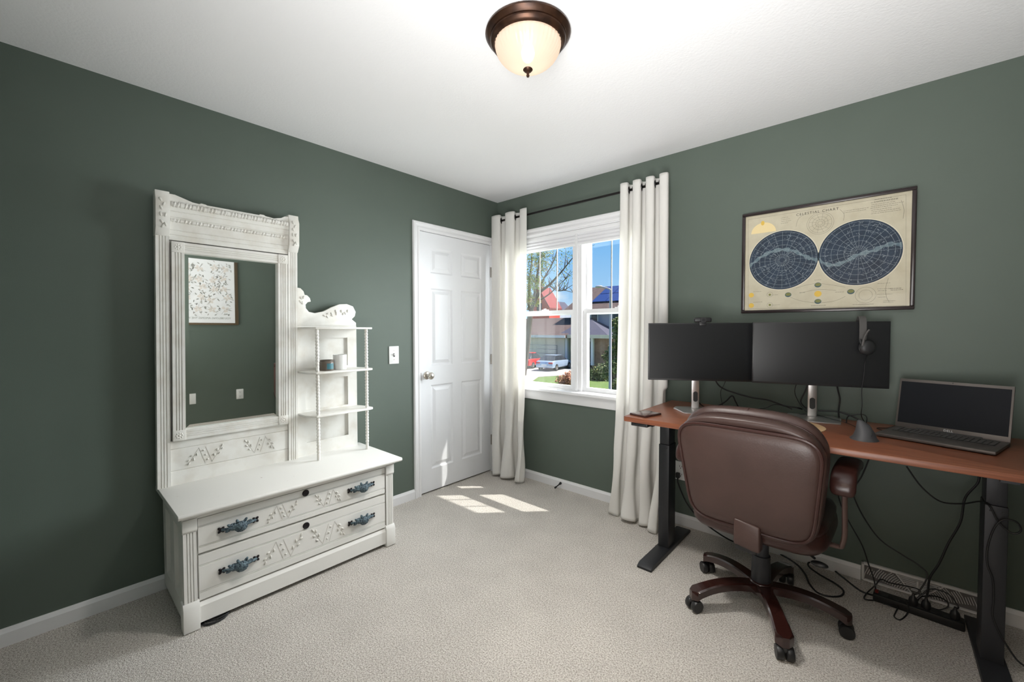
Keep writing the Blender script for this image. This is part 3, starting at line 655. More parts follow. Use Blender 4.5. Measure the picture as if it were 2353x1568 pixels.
# jar and candle on the middle shelf
zs_ = 1.0402
cj = thing('candle_jar', 'white frosted glass candle on the middle shelf', 'candle', (.125, -1.545, zs_))
c0 = Vector((.125, -1.553, zs_))
MB().lathe([(0, 0), (.037, 0), (.040, .004), (.040, .092), (.037, .092), (.037, .06), (0, .06)], 32, c0).build('glass_cup', 'candle', cj, smooth=True)
MB().cyl(c0 + Vector((0, 0, .06)), c0 + Vector((0, 0, .072)), .0015, n=6).build('wick', 'slot', cj)
tj = thing('candle_tin', 'short brown jar with a teal label on the middle shelf', 'jar', (.135, -1.640, zs_))
c1 = Vector((.135, -1.640, zs_))
MB().lathe([(0, 0), (.040, 0), (.041, .003), (.041, .050), (.038, .054), (.0385, .062), (.036, .064), (.034, .056), (0, .056)], 32, c1).build('jar_body', 'tin', tj, smooth=True)
vs = []; 
for k in range(11):
    a = -1.15 + k * .11; vs += [(c1.x + .0415 * math.cos(a + .75), c1.y + .0415 * math.sin(a + .75), c1.z + .010), (c1.x + .0415 * math.cos(a + .75), c1.y + .0415 * math.sin(a + .75), c1.z + .044)]
MB().add(vs, [(2 * k, 2 * k + 2, 2 * k + 3, 2 * k + 1) for k in range(10)]).build('paper_label', 'teal', tj, smooth=True)
# black cord bundle poking out under the plinth
cb = MB()
for k in range(3):
    cb.tube([(.455 + .028 * math.cos(a) - .012 * k + .008, -2.30 + .045 * math.sin(a) + .012 * k, .006 + .005 * k) for a in [2 * PI * i / 28 for i in range(28)]], .0042, 7, True)
tag(cb.build('cord_bundle', 'rubber', smooth=True), 'black cord bundle poking out under the dresser corner', 'cord')

# ================================================================== DESK
DZT = .82; dx0, dx1, dy0, dy1 = 1.612, 3.13, -.712, -.028
K = thing('standing_desk', 'standing desk with reddish wood top and black steel legs', 'desk', ((dx0 + dx1) / 2, -.37, 0))
rc_ = .012; pts = []
for cx_, cy_, a0 in ((dx1 - rc_, dy1 - rc_, 0), (dx0 + rc_, dy1 - rc_, 90), (dx0 + rc_, dy0 + rc_, 180), (dx1 - rc_, dy0 + rc_, 270)):
    for k in range(5): a = math.radians(a0 + k * 22.5); pts.append((cx_ + rc_ * math.cos(a), cy_ + rc_ * math.sin(a)))
MB().prism(pts, DZT - .026, DZT, lambda p, q, t: (p, q, t)).build('desktop', 'wood', K, bevel=.0025)
for xa, nm, mt in ((1.686, 'bmetal', 'bmetal'), (2.949, 'gmetal', 'gmetal')):
    xb = xa + .060
    bx(xa, xb, -.412, -.308, .024, .622).build('lower_column', mt, K, bevel=.003)
    bx(xa + .003, xb - .003, -.407, -.313, .622, .765).build('upper_column', mt, K, bevel=.003)
    ft = MB().prism([(-.070, .0), (-.070, .014), (-.095, .024), (-.640, .024), (-.668, .012), (-.668, .0)], xa - .010, xb + .010, lambda p, q, t: (t, p, q)).build('foot', mt, K, bevel=.002)
    bx(xa + .008, xb - .008, -.62, -.10, .765, .794).build('side_bracket', mt, K)
    for yy in (-.395, -.325):
        MB().cyl((xa + .030, -.4135 if yy < -.36 else -.4135, .598), (xa + .030, -.411, .598), .004, n=8)
    for dx in (.014, .046): MB().cyl((xa + dx, -.4145, .602), (xa + dx, -.411, .602), .0032, n=8).build('screw', 'black', K)
bx(1.74, 2.955, -.385, -.335, .766, .793).build('crossbar', 'bmetal', K)
MB().box(1.655, 1.745, -.706, -.62, .776, .794).box(1.665, 1.735, -.709, -.70, .779, .790).build('control_panel', 'black', K, bevel=.003)

# monitors ---------------------------------------------------------
def monitor(label, loc, rot, w, z0, z1, scx, dy=-.095):
    t = thing('monitor', label, 'monitor', loc, rot, 'pair of monitors on the desk')
    zz0, zz1 = z0 - loc[2], z1 - loc[2]
    bx(scx - w / 2, scx + w / 2, dy - .008, dy + .012, zz0, zz1).build('bezel', 'black', t, bevel=.002)
    bx(scx - w / 2 + .006, scx + w / 2 - .006, dy - .0092, dy - .0078, zz0 + .010, zz1 - .006).build('screen', 'screen', t)
    bx(scx - w * .33, scx + w * .33, dy + .012, dy + .035, zz0 + .03, zz1 - .04).build('back_cover', 'black', t, bevel=.01)
    bx(-.05, .05, dy + .034, -.012, zz0 + .09, zz0 + .19).build('mount_plate', 'silver', t, bevel=.004)
    nk = bx(-.021, .021, -.012, .006, .006, zz0 + .16).build('neck', 'silver', t, bevel=.005)
    MB().prism([(.0125 * math.cos(a), .075 + (.018 if math.sin(a) > 0 else -.018) + .012 * math.sin(a)) for a in [2 * PI * i / 24 for i in range(24)]], -.0126, -.0118, lambda p, q, tt: (p, tt, q)).build('cable_hole', 'slot', nk)
    MB().prism([(-.100, .040), (.100, .040), (.122, -.020), (.088, -.165), (-.088, -.165), (-.122, -.020)], 0, .007, lambda p, q, tt: (p, q, tt)).build('stand_base', 'silver', t, bevel=.0015)
    return t
rotR, rotL = math.radians(16.3), math.radians(30.6)
monitor('switched-off monitor on the right with the headset hung over it', (2.372, -.074, DZT), rotR, .571, 1.000, 1.324, 0)
monitor('switched-off monitor on the left under the webcam', (1.832, -.248, DZT), rotL, .550, .998, 1.322, 0)
def mon(loc, rot, x, y, z): return Vector((loc[0] + x * math.cos(rot) - y * math.sin(rot), loc[1] + x * math.sin(rot) + y * math.cos(rot), z))
ML, MR = (1.832, -.248), (2.372, -.074)
# webcam on the left monitor
wc = thing('webcam', 'black webcam clipped on top of the left monitor', 'webcam', mon(ML, rotL, .012, -.095, 1.322), rotL)
bx(-.046, .046, -.022, .002, .004, .030).build('body', 'black', wc, bevel=.008, seg=3)
MB().cyl((0, -.030, .016), (0, -.018, .016), .015, n=24).build('lens_housing', 'black', wc, smooth=True)
MB().cyl((0, -.0315, .016), (0, -.0295, .016), .008, n=16).build('lens', 'screen', wc, smooth=True)
MB().box(-.018, .018, -.020, .036, -.002, .006).box(-.018, .018, -.0205, -.0165, -.014, .002).box(-.014, .014, .030, .036, -.05, .002).build('clip', 'black', wc, bevel=.002)
# headset over the right monitor
hx = .176
hs = thing('headset', 'black headset with grey headband hung over the right monitor', 'headset', mon(MR, rotR, hx, -.095, 1.18), rotR)
b = MB(); arc = []
for k in range(25):
    a = math.radians(-25 + k * (230 / 24)); arc.append((.028 * math.cos(a) + .006, .152 + .024 * math.sin(a)))
arc = [(-.0205, .055)] + [( -.020, .10)] + [(p, q) for p, q in reversed(arc)] + [(.032, .08)]
arc = spline([Vector((0, p, q)) for p, q in [(-.026, .045), (-.027, .10), (-.023, .145), (-.004, .168), (.018, .160), (.030, .135), (.031, .06)]], 8)
vs = []; fs = []
for i, p in enumerate(arc):
    tn = (arc[min(i + 1, len(arc) - 1)] - arc[max(i - 1, 0)]).normalized(); nr = Vector((0, tn.z, -tn.y)) * .0015; hw = .014
    vs += [p + nr + Vector((-hw, 0, 0)), p + nr + Vector((hw, 0, 0)), p - nr + Vector((hw, 0, 0)), p - nr + Vector((-hw, 0, 0))]
    if i: k = 4 * i; fs += [(k - 4 + j, k - 4 + (j + 1) % 4, k + (j + 1) % 4, k + j) for j in range(4)]
fs += [(0, 1, 2, 3), tuple(range(len(vs) - 4, len(vs)))]
b.add(vs, fs).build('headband', 'band', hs, smooth=True)
Rc = Matrix.Rotation(math.radians(18), 3, 'Z') @ Matrix.Rotation(PI / 2, 3, 'X')
MB().lathe([(0, -.010), (.024, -.010), (.032, -.004), (.034, .004), (.030, .012), (.018, .018), (0, .020)], 28, (.012, -.050, .018), Rc).build('ear_cup', 'headset', hs, smooth=True)
MB().lathe([(.012, -.026), (.028, -.026), (.036, -.020), (.037, -.012), (.030, -.008), (.012, -.010)], 28, (.020, -.048, .018), Rc).build('ear_cushion', 'black', hs, smooth=True)
MB().lathe([(0, -.008), (.030, -.008), (.034, 0), (.028, .012), (0, .014)], 24, (.0, .048, .04), Matrix.Rotation(PI / 2, 3, 'X')).build('ear_cup', 'headset', hs, smooth=True)
MB().tube(spline([(-.012, -.034, .055), (-.010, -.052, .030), (-.004, -.066, .020)], 6), .006, 8).build('yoke', 'headset', hs, smooth=True)
MB().tube(spline([(-.010, -.066, .028), (-.006, -.068, .060), (.004, -.066, .088), (.014, -.064, .104)], 6), [.0052] * 12 + [.0042] * 7, 8).build('microphone_boom', 'band', hs, smooth=True)

# laptop -----------------------------------------------------------
lp = thing('laptop', 'open grey laptop with dark screen on the desk', 'laptop', (2.832, -.305, DZT), math.radians(-16.5))
lw, ldp = .350, .242
bx(-lw / 2, lw / 2, -ldp / 2, ldp / 2, .003, .017).build('base', 'laptop', lp, bevel=.004)
deck = bx(-lw / 2 + .022, lw / 2 - .022, -.008, ldp / 2 - .024, .0168, .0172).build('keyboard_deck', 'keys', lp)
key = bx(-.0072, .0072, -.0068, .0068, 0, .0018).mesh('key', bevel=.0012, seg=1); key.materials.append(G['keys'])
wide = bx(-.036, .036, -.0068, .0068, 0, .0018).mesh('key', bevel=.0012, seg=1); wide.materials.append(G['keys'])
G['keyface'] = mat('worn_keycap', (.055, .052, .050, 1), .5); key.materials[0] = G['keyface']; wide.materials[0] = G['keyface']
for rw in range(6):
    yk = ldp / 2 - .032 - rw * .0162
    cols = list(range(18))
    for cidx in cols:
        if rw == 5 and 4 <= cidx <= 7: continue
        o = bpy.data.objects.new('key', key); C.objects.link(o); o.parent = lp; o.location = (-lw / 2 + .031 + cidx * .0169, yk, .0173)
    if rw == 5:
        o = bpy.data.objects.new('space_bar', wide); C.objects.link(o); o.parent = lp; o.location = (-lw / 2 + .031 + 5.5 * .0169, yk, .0173)
bx(-.075, .035, -ldp / 2 + .012, -.018, .0168, .0174).build('touchpad', 'laptop', lp, bevel=.0002)
for xx in (-lw / 2 + .03, lw / 2 - .03):
    for yy in (-ldp / 2 + .03, ldp / 2 - .03): MB().cyl((xx, yy, 0), (xx, yy, .0035), .006, n=10).build('rubber_foot', 'black', lp)
tl = math.radians(14); lh = .226
def lid(x, h, d): return Vector((x, ldp / 2 - .006 + h * math.sin(tl) + d * math.cos(tl), .016 + h * math.cos(tl) - d * math.sin(tl)))
b = bx(-lw / 2, lw / 2, 0, .006, 0, lh).map(lambda v: lid(v.x, v.z, v.y)); lidp = b.build('lid', 'laptop', lp, bevel=.002)
bx(-lw / 2 + .007, lw / 2 - .007, -.0008, .0002, .022, lh - .013).map(lambda v: lid(v.x, v.z, v.y)).build('display', 'lscreen', lidp)
MB().cyl((-.10, ldp / 2 - .004, .017), (.10, ldp / 2 - .004, .017), .005, n=10).build('hinge_bar', 'keys', lp, smooth=True)
text_mb('DELL', .013, lambda x, y: lid(x, .007 + y, -.0006), 1.05).build('maker_lettering', 'letter', lidp, weld=False)
MB().cyl(lid(0, lh - .006, -.0008), lid(0, lh - .006, .001), .002, n=10).build('camera_dot', 'slot', lidp)

# vertical mouse ---------------------------------------------------
ms = thing('vertical_mouse', 'dark grey vertical ergonomic mouse on the desk', 'mouse', (2.598, -.470, DZT), math.radians(4))
secs = []
for k in range(15):
    t = k / 14; z = .078 * t
    hw = .040 * (1 - t) ** .65 + .006; hd = .056 * (1 - t ** 1.6 * .86); cx_ = -.004 - .012 * math.sin(t * PI * .5) + (.010 * math.sin(PI * t)); cy_ = .012 * t
    if t < .12: hw += .006 * (1 - t / .12); hd += .003
    secs.append((z, hw, hd, cx_, cy_))
vs = []; n = 28
for z, hw, hd, cx_, cy_ in secs:
    for j in range(n):
        a = 2 * PI * j / n; wv = hw * (1.0 if math.cos(a) > 0 else .88); vs.append((cx_ + wv * math.cos(a), cy_ + hd * math.sin(a), z))
fs = [(i * n + j, i * n + (j + 1) % n, (i + 1) * n + (j + 1) % n, (i + 1) * n + j) for i in range(14) for j in range(n)] + [tuple(range(n)), tuple(14 * n + j for j in range(n))]
MB().add(vs, fs).build('shell', 'mouse', ms, smooth=True, angle=70)
MB().tube(spline([(.020, -.050, .026), (.024, -.012, .044), (.014, .020, .060), (.0, .040, .066)], 6), .0012, 6).build('button_seam', 'slot', ms)

# flat case, cork mat ----------------------------------------------
fc = thing('flat_case', 'flat glossy dark brown case on the left corner of the desk', 'case', (1.688, -.600, DZT), math.radians(-14))
bx(-.052, .052, -.068, .068, 0, .011).build('case_body', 'case', fc, bevel=.003)
bx(-.0525, .0525, -.0685, .0685, .0046, .0056).build('seam', 'slot', fc)
ck = thing('desk_mat', 'round tan cork mat between chair back and monitor stand', 'mat', (2.300, -.385, DZT), 0)
MB().lathe([(0, 0), (.156, 0), (.160, .001), (.160, .0035), (.158, .0045), (0, .0045)], 64).build('cork_disc', 'cork', ck, smooth=True)

# ================================================================== OFFICE CHAIR
ca = math.radians(-2.5)
ch = thing('office_chair', 'brown leather office chair seen from behind at the desk', 'chair', (2.249, -.604, 0), ca)
for k in range(5):
    A = math.radians(8 + 72 * k) - ca; R = Matrix.Rotation(A, 3, 'Z')
    secs = []
    for i in range(17):
        t = i / 16; r = .020 + .308 * t
        ztop = .126 + .012 * math.sin(PI * min(1, t * 1.1)) - .030 * t ** 3; th = .034 + .006 * (t > .9) * 1
        hw = .033 - .005 * math.sin(PI * t) + (.001 if t > .8 else 0)
        if t > .93: hw *= math.sqrt(max(.05, 1 - ((t - .93) / .075) ** 2))
        secs.append((r, hw, ztop, ztop - th))
    vs = []
    for r, hw, a_, c_ in secs: vs += [R @ Vector((r, -hw, c_)), R @ Vector((r, hw, c_)), R @ Vector((r, hw, a_ - .006)), R @ Vector((r, hw * .8, a_)), R @ Vector((r, -hw * .8, a_)), R @ Vector((r, -hw, a_ - .006))]
    fs = [(i * 6 + j, i * 6 + (j + 1) % 6, (i + 1) * 6 + (j + 1) % 6, (i + 1) * 6 + j) for i in range(16) for j in range(6)] + [(0, 1, 2, 3, 4, 5), tuple(16 * 6 + j for j in range(6))]
    MB().add(vs, fs).build('base_leg', 'dwood', ch, smooth=True, angle=35)
    cpos = R @ Vector((.318, 0, 0)); wa = A + PI / 2 + .35 * math.sin(k * 2.4)
    cs = MB().cyl(cpos + Vector((0, 0, .03)), cpos + Vector((0, 0, .097)), .0055, n=10).ball(cpos + Vector((0, 0, .046)), (.012, .012, .014), 12, 8).build('caster', 'black', ch, smooth=True)
    d = Vector((math.cos(wa), math.sin(wa), 0)); e_ = Vector((-d.y, d.x, 0)) * .008
    for s in (-1, 1):
        MR_ = Matrix((Vector((0, 0, 1)), Vector((-d.y, d.x, 0)), d)).transposed()
        MB().lathe([(0, 0), (.022, 0), (.0265, .004), (.0275, .010), (.0275, .022), (.025, .026), (0, .026)] if s > 0 else [(0, 0), (.022, 0), (.0265, -.004), (.0275, -.010), (.0275, -.022), (.025, -.026), (0, -.026)], 24, cpos + d * (.004 * s) + e_ + Vector((0, 0, .0275)), MR_).build('wheel', 'black', cs, smooth=True)
MB().lathe([(0, .080), (.046, .080), (.050, .090), (.050, .124), (.046, .132), (.040, .136), (0, .136)], 32).build('base_hub', 'dwood', ch, smooth=True)
MB().lathe([(.036, .11), (.040, .130), (.0385, .200), (.036, .236), (.0375, .240), (.0365, .252), (.031, .254), (0, .254)], 32).build('column_sleeve', 'gmetal', ch, smooth=True)
MB().lathe([(.030, .245), (.029, .37), (0, .37)], 28).build('gas_lift', 'gmetal', ch, smooth=True)
bx(-.09, .09, -.10, .11, .355, .392).build('tilt_mechanism', 'black', ch, bevel=.008)
def pillow(outline, rings, n):             # outline(i)->(a,b) unit ring; rings (scale, depth)
    vs = []
    for s_, d in rings:
        for i in range(n): a_, b_ = outline(i); vs.append((a_ * s_, b_ * s_, d))
    m_ = len(rings)
    return vs, [(k * n + i, k * n + (i + 1) % n, (k + 1) * n + (i + 1) % n, (k + 1) * n + i) for k in range(m_ - 1) for i in range(n)] + [tuple(range(n - 1, -1, -1)), tuple((m_ - 1) * n + i for i in range(n))]
def sup(a, b, e_, i, n):
    t = 2 * PI * i / n; c_, s_ = math.cos(t), math.sin(t)
    return a * math.copysign(abs(c_) ** (2 / e_), c_), b * math.copysign(abs(s_) ** (2 / e_), s_)
NS = 72
vs, fs = pillow(lambda i: sup(.262, .250, 5, i, NS), [(.05, .388), (.80, .388), (.93, .394), (.985, .412), (1.0, .432), (.985, .458), (.955, .470), (.97, .478), (.975, .492), (.94, .508), (.85, .516), (.6, .520), (.05, .522)], NS)
MB().add([(x, y + .03, z) for x, y, z in vs], fs).build('seat', 'leather2', ch, smooth=True, angle=60)
# back: own plane, tilted backwards
tb = math.radians(11); BW0 = Vector((0, -.225, .445))
def bk(u, w, d): return BW0 + Vector((u, -w * math.sin(tb) + d * math.cos(tb), w * math.cos(tb) + d * math.sin(tb)))
def bout(i, grow=0.0):
    a_, b_ = sup(.272 + grow, .246 + grow, 4.2 if 2 * i < NS else 5.5, i, NS)
    tp = (b_ + .25) / .5
    return a_ * (.875 + .145 * min(1, tp * 1.25) - .035 * max(0, tp - .75) / .25), b_ + .012 * math.cos(a_ / .27 * PI / 2) * (1 if b_ > 0 else -.6)
def pout(i): a_, b_ = sup(.262, .222, 6.5, i, NS); tp = (b_ + .222) / .444; return a_ * (.86 + .14 * min(1, tp * 1.2)), b_
vs, fs = pillow(pout, [(.03, -.026), (.5, -.025), (.80, -.022), (.93, -.017), (.985, -.009), (1.0, .0), (.99, .012)], NS)
MB().add([bk(u, w + .228, d) for u, w, d in vs], fs).build('rear_panel', 'leather', ch, smooth=True, angle=60)
vs, fs = pillow(lambda i: bout(i), [(.3, .004), (.90, .001), (.955, -.004), (.985, .002), (1.0, .016), (1.0, .036), (.985, .052), (.966, .060), (.98, .070), (1.0, .086), (.99, .110), (.95, .130), (.85, .145), (.6, .152), (.03, .154)], NS)
MB().add([bk(u, w + .232 + (.014 * max(0, w) / .25 * (d > .065)), d) for u, w, d in vs], fs).build('back_cushion', 'leather', ch, smooth=True, angle=60)
MB().tube([bk(pout(i)[0] * 1.0, pout(i)[1] * 1.0 + .228, -.008) for i in range(NS)], .0068, 8, True).build('piping', 'leather2', ch, smooth=True)
MB().tube([bk(bout(i)[0] * .968, bout(i)[1] * .968 + .232 + .002, .060) for i in range(NS)], .005, 8, True).build('piping', 'leather2', ch, smooth=True)
MB().tube(spline([bk(0, .488, .068), bk(0, .504, .082), bk(0, .504, .104), bk(0, .487, .125)], 4), .002, 6).build('seam', 'leather2', ch, smooth=True)
MB().prism([(-.125, .385), (-.005, .372), (.0, .380), (.0, .480), (-.125, .495)], -.262, -.205, lambda p, q, t: (p * .8 + .055, t, q)).build('back_bracket', 'leather', ch, bevel=.012, seg=3)
bx(-.04, .04, -.25, .0, .358, .386).build('bracket_arm', 'black', ch, bevel=.006)
for s in (-1, 1):
    u = s * .302
    pts = spline([Vector((s * .22, -.02, .402)), Vector((s * .285, -.03, .404)), Vector((u - s * .006, -.035, .424)), Vector((u, -.04, .47)), Vector((u, -.06, .60)), Vector((u, -.06, .685))], 7)
    MB().tube(pts, .016, 10, flat=.55).build('arm_post', 'armbar', ch, smooth=True)
    path = spline([Vector((0, .16, .690)), Vector((0, .13, .715)), Vector((0, .04, .722)), Vector((0, -.08, .718)), Vector((0, -.125, .695)), Vector((0, -.135, .648))], 6)
    vs = []; nn_ = 20
    for i, p in enumerate(path):
        t = i / (len(path) - 1); tn = (path[min(i + 1, len(path) - 1)] - path[max(i - 1, 0)]).normalized(); nr = Vector((0, -tn.z, tn.y))
        sc_ = math.sin(PI * min(1, max(0, t) * 8 + .08) / 2) * math.sin(PI * min(1, (1 - t) * 8 + .08) / 2)
        for j in range(nn_): a_, b_ = sup(.041 * (.65 + .35 * sc_), .023 * (.5 + .5 * sc_), 3, j, nn_); vs.append(p + Vector((u + a_, 0, 0)) + nr * b_)
    m_ = len(path); fs = [(i * nn_ + j, i * nn_ + (j + 1) % nn_, (i + 1) * nn_ + (j + 1) % nn_, (i + 1) * nn_ + j) for i in range(m_ - 1) for j in range(nn_)] + [tuple(range(nn_)), tuple((m_ - 1) * nn_ + j for j in range(nn_))]
    MB().add(vs, fs).build('armrest', 'leather2', ch, smooth=True, angle=60)
lv_ = MB().tube(spline([(.06, -.02, .375), (.15, -.06, .370), (.215, -.10, .356)], 5), .005, 8).ball((.232, -.115, .345), (.030, .016, .011), 16, 10)
lv_.build('height_lever', 'black', ch, smooth=True)

# ================================================================== CELESTIAL CHART
YC = -.0125
cx0, cx1, cz0, cz1 = 2.016, 2.757, 1.380, 1.962
cc = thing('framed_chart', 'framed celestial star chart with two dark blue discs', 'picture', ((cx0 + cx1) / 2, -.001, cz0))
fwid = .017
for a0, a1, c0, c1 in ((cx0, cx1, cz1 - fwid, cz1), (cx0, cx1, cz0, cz0 + fwid), (cx0, cx0 + fwid, cz0 + fwid, cz1 - fwid), (cx1 - fwid, cx1, cz0 + fwid, cz1 - fwid)):
    bx(a0, a1, -.026, -.001, c0, c1).build('frame_bar', 'frame', cc, bevel=.004)
G['paper'] = mat('aged_chart_paper', lin(206, 199, 176), .8, vary=(18, lin(196, 188, 164), .4, .7))
G['navy'] = mat('navy_print', lin(44, 60, 78), .7, vary=(24, lin(36, 50, 66), .4, .7))
G['milky'] = mat('milky_way_print', lin(116, 134, 140), .7, vary=(60, lin(88, 108, 120), .4, .7))
G['ink'] = mat('dark_ink', lin(52, 48, 44), .7); G['fineink'] = mat('faded_ink', lin(122, 118, 104), .7)
G['star'] = mat('pale_star_ink', lin(168, 178, 182), .7); G['ring'] = mat('cream_ring_ink', lin(226, 220, 198), .7)
G['sun'] = mat('sun_yellow_ink', lin(226, 188, 84), .7); G['dawn'] = mat('pale_yellow_ink', lin(238, 218, 166), .7); G['olive'] = mat('earth_green_ink', lin(128, 130, 76), .7); G['earth'] = mat('earth_blue_ink', lin(66, 92, 102), .7)
sheet = bx(cx0 + fwid - .003, cx1 - fwid + .003, -.0122, -.003, cz0 + fwid - .003, cz1 - fwid + .003).build('chart_sheet', 'paper', cc)
def Z7(X, Y): p = at(1690 + X / 4.7523, 410 + Y / 4.7523, 1, YC); return p.x, p.z
def disc(mb, x, z, rx, rz, y, n=48, a0=0, a1=2 * PI):
    full = a1 - a0 > 6.2; m_ = n if full else n + 1
    mb.add([(x + rx * math.cos(a0 + (a1 - a0) * i / n), y, z + rz * math.sin(a0 + (a1 - a0) * i / n)) for i in range(m_)], [tuple(range(m_))])
def stroke(mb, pts, w, y, closed=False):
    P = [Vector((p[0], 0, p[1])) for p in pts]; vs = []; n = len(P)
    for i in range(n):
        t = (P[(i + 1) % n] - P[i - 1]) if closed else (P[min(i + 1, n - 1)] - P[max(i - 1, 0)])
        t = t.normalized() if t.length > 1e-9 else Vector((1, 0, 0)); q = Vector((-t.z, 0, t.x)) * w / 2
        vs += [(P[i].x + q.x, y, P[i].z + q.z), (P[i].x - q.x, y, P[i].z - q.z)]
    mb.add(vs, [(2 * i, 2 * i + 1, 2 * ((i + 1) % n) + 1, 2 * ((i + 1) % n)) for i in range(n if closed else n - 1)])
rnd = random.Random(4)
discs = [((155, 895), (900, 870), (520, 570), (520, 1215)), ((910, 840), (1828, 760), (1400, 445), (1400, 1165))]
bd, bs, bm_, br = MB(), MB(), MB(), MB()
circ = []
for a, c_, t, d_ in discs:
    x0 = Z7(*a)[0]; x1 = Z7(*c_)[0]; z1 = Z7(*t)[1]; z0 = Z7(*d_)[1]; circ.append(((x0 + x1) / 2, (z0 + z1) / 2, (x1 - x0) / 2, (z1 - z0) / 2))
for idx, (x, z, rx, rz) in enumerate(circ):
    r = (rx + rz) / 2
    disc(br, x, z, r * 1.022, r * 1.022, YC - .0001, 64); disc(bd, x, z, r, r, YC - .0002, 64)
    for k in (.2, .36, .52, .68, .84, .95): stroke(bs, [(x + r * k * math.cos(a), z + r * k * math.sin(a)) for a in [2 * PI * i / 60 for i in range(60)]], .0008, YC - .0004, True)
    for k in range(24):
        a = 2 * PI * k / 24; stroke(bs, [(x + r * .08 * math.cos(a), z + r * .08 * math.sin(a)), (x + r * .97 * math.cos(a), z + r * .97 * math.sin(a))], .0007, YC - .0004)
    s = 1 if idx == 0 else -1
    rib = [(-1.0, -.12 if idx == 0 else -.10), (-.75, .10 if idx == 0 else -.30), (-.4, .30 if idx == 0 else -.28), (0, .36 if idx == 0 else -.06), (.35, .26 if idx == 0 else .02), (.7, .02 if idx == 0 else .16), (.99, -.12 if idx == 0 else .10)]
    rb = spline([Vector((p, q, 0)) for p, q in rib], 6); top, bot = [], []
    for i, p in enumerate(rb):
        w = .055 + .025 * math.sin(i * 1.3) + .012 * math.sin(i * 3.1)
        for L_, sg in ((top, 1), (bot, -1)):
            u, v = p.x, p.y + sg * w; d = math.hypot(u, v)
            if d > .985: u, v = u / d * .985, v / d * .985
            L_.append((x + r * u, YC - .0003, z + r * v))
    n = len(top); bm_.add(top + bot, [(i, i + 1, n + i + 1, n + i) for i in range(n - 1)])
    for k in range(230):
        a = rnd.uniform(0, 2 * PI); d = r * .96 * math.sqrt(rnd.random()); u, v = x + d * math.cos(a), z + d * math.sin(a); ln = rnd.uniform(.002, .010)
        an = rnd.uniform(-.5, .5) + (0 if rnd.random() < .6 else 1.2)
        q = [(u, v)] ; 
        for j in range(3):
            an += rnd.uniform(-.5, .5); q.append((q[-1][0] + ln * .5 * math.cos(an), q[-1][1] + ln * .5 * math.sin(an)))
        if all(math.hypot(p[0] - x, p[1] - z) < r * .985 for p in q): stroke(bs, q, rnd.uniform(.0006, .0013), YC - .0005)
for mb, nm, mt in ((br, 'disc_rim', 'ring'), (bd, 'star_disc', 'navy'), (bm_, 'milky_way', 'milky'), (bs, 'star_lines', 'star')):
    o = mb.build(nm, mt, cc, weld=False); o['kind'] = 'stuff'
tx, tz = Z7(925, 375); px_, pz_ = Z7(1150, 325)
text_mb('CELESTIAL CHART', .0185, lambda x, y: (2.372 + x, YC - .0003, 1.908 + y), 1.25, arc=-.10).build('chart_title', 'ink', cc, weld=False)['kind'] = 'stuff'
fi, ink = MB(), MB()
def para(X, Y, w, rows, step=15, mb=None):
    for k in range(rows):
        x, z = Z7(X + rnd.uniform(-6, 6), Y + k * step); ww = w * rnd.uniform(.6, 1) / 4.7523 / 540
        xx = x
        while xx < x + ww: l_ = rnd.uniform(.003, .010); stroke(mb or fi, [(xx, z), (xx + l_, z)], .0016, YC - .0003); xx += l_ + .0018
para(495, 435, 130, 4, 20); para(1180, 360, 260, 2, 18); para(1520, 235, 240, 2, 22, ink); para(1480, 270, 300, 7, 20); para(1550, 1150, 150, 3, 60); para(1560, 1230, 110, 2, 70); para(1690, 1205, 140, 2, 16, ink); para(1620, 1340, 120, 2, 16)
para(190, 1240, 140, 1, 20); para(195, 1355, 130, 1); para(820, 1392, 170, 1, 10, ink); para(1280, 1380, 260, 1, 10, ink); para(860, 1113, 110, 1); para(700, 1250, 60, 1); para(1090, 1245, 90, 1); para(390, 1275, 110, 2, 110)
for X, Y, R0 in ((925, 490, .058), (925, 490, .050), (925, 490, .034), (925, 490, .020), (925, 490, .010), (1420, 1275, .040), (1420, 1275, .026), (375, 1270, .014), (375, 1385, .014)):
    x, z = Z7(X, Y); stroke(fi, [(x + R0 * math.cos(a), z + R0 * math.sin(a)) for a in [2 * PI * i / 48 for i in range(48)]], .0010, YC - .0003, True)
for k in range(12):
    x, z = Z7(925, 490); a = k * PI / 6; stroke(fi, [(x + .012 * math.cos(a), z + .012 * math.sin(a)), (x + .05 * math.cos(a + .3), z + .05 * math.sin(a + .3))], .0008, YC - .0003)
for q in ([(660, 530), (690, 440), (770, 385)], [(1180, 460), (1185, 390), (1140, 340)], [(660, 1200), (780, 1165), (900, 1150), (1050, 1165), (1200, 1190)], [(600, 1300), (720, 1340), (900, 1360), (1080, 1340), (1200, 1290)], [(1670, 1090), (1640, 1200), (1650, 1300), (1690, 1370)], [(1810, 240), (1840, 340), (1830, 440)], [(700, 1255), (900, 1215), (1100, 1225)]):
    stroke(fi, [(p.x, p.y) for p in spline([Vector(Z7(*p_) + (0,)) for p_ in q], 6)], .0012, YC - .0003)
bz = [Z7(1862, 178), Z7(1862, 1392), Z7(140, 1425), Z7(140, 452)]
stroke(fi, bz, .0012, YC - .0003, True)
for mb, nm, mt in ((fi, 'fine_print', 'fineink'), (ink, 'bold_print', 'ink')): mb.build(nm, mt, cc, weld=False)['kind'] = 'stuff'
sd, dd, oe, be = MB(), MB(), MB(), MB()
for X, Y, R0 in ((173, 1277, .0135), (173, 1390, .0135), (900, 1262, .016)): x, z = Z7(X, Y); disc(sd, x, z, R0, R0, YC - .0004, 24)
x, z = Z7(305, 595); disc(dd, x, z, .062, .058, YC - .0002, 24, 0, PI)
x2, z2 = Z7(298, 490); disc(sd, x2, z2, .009, .013, YC - .0004, 16)
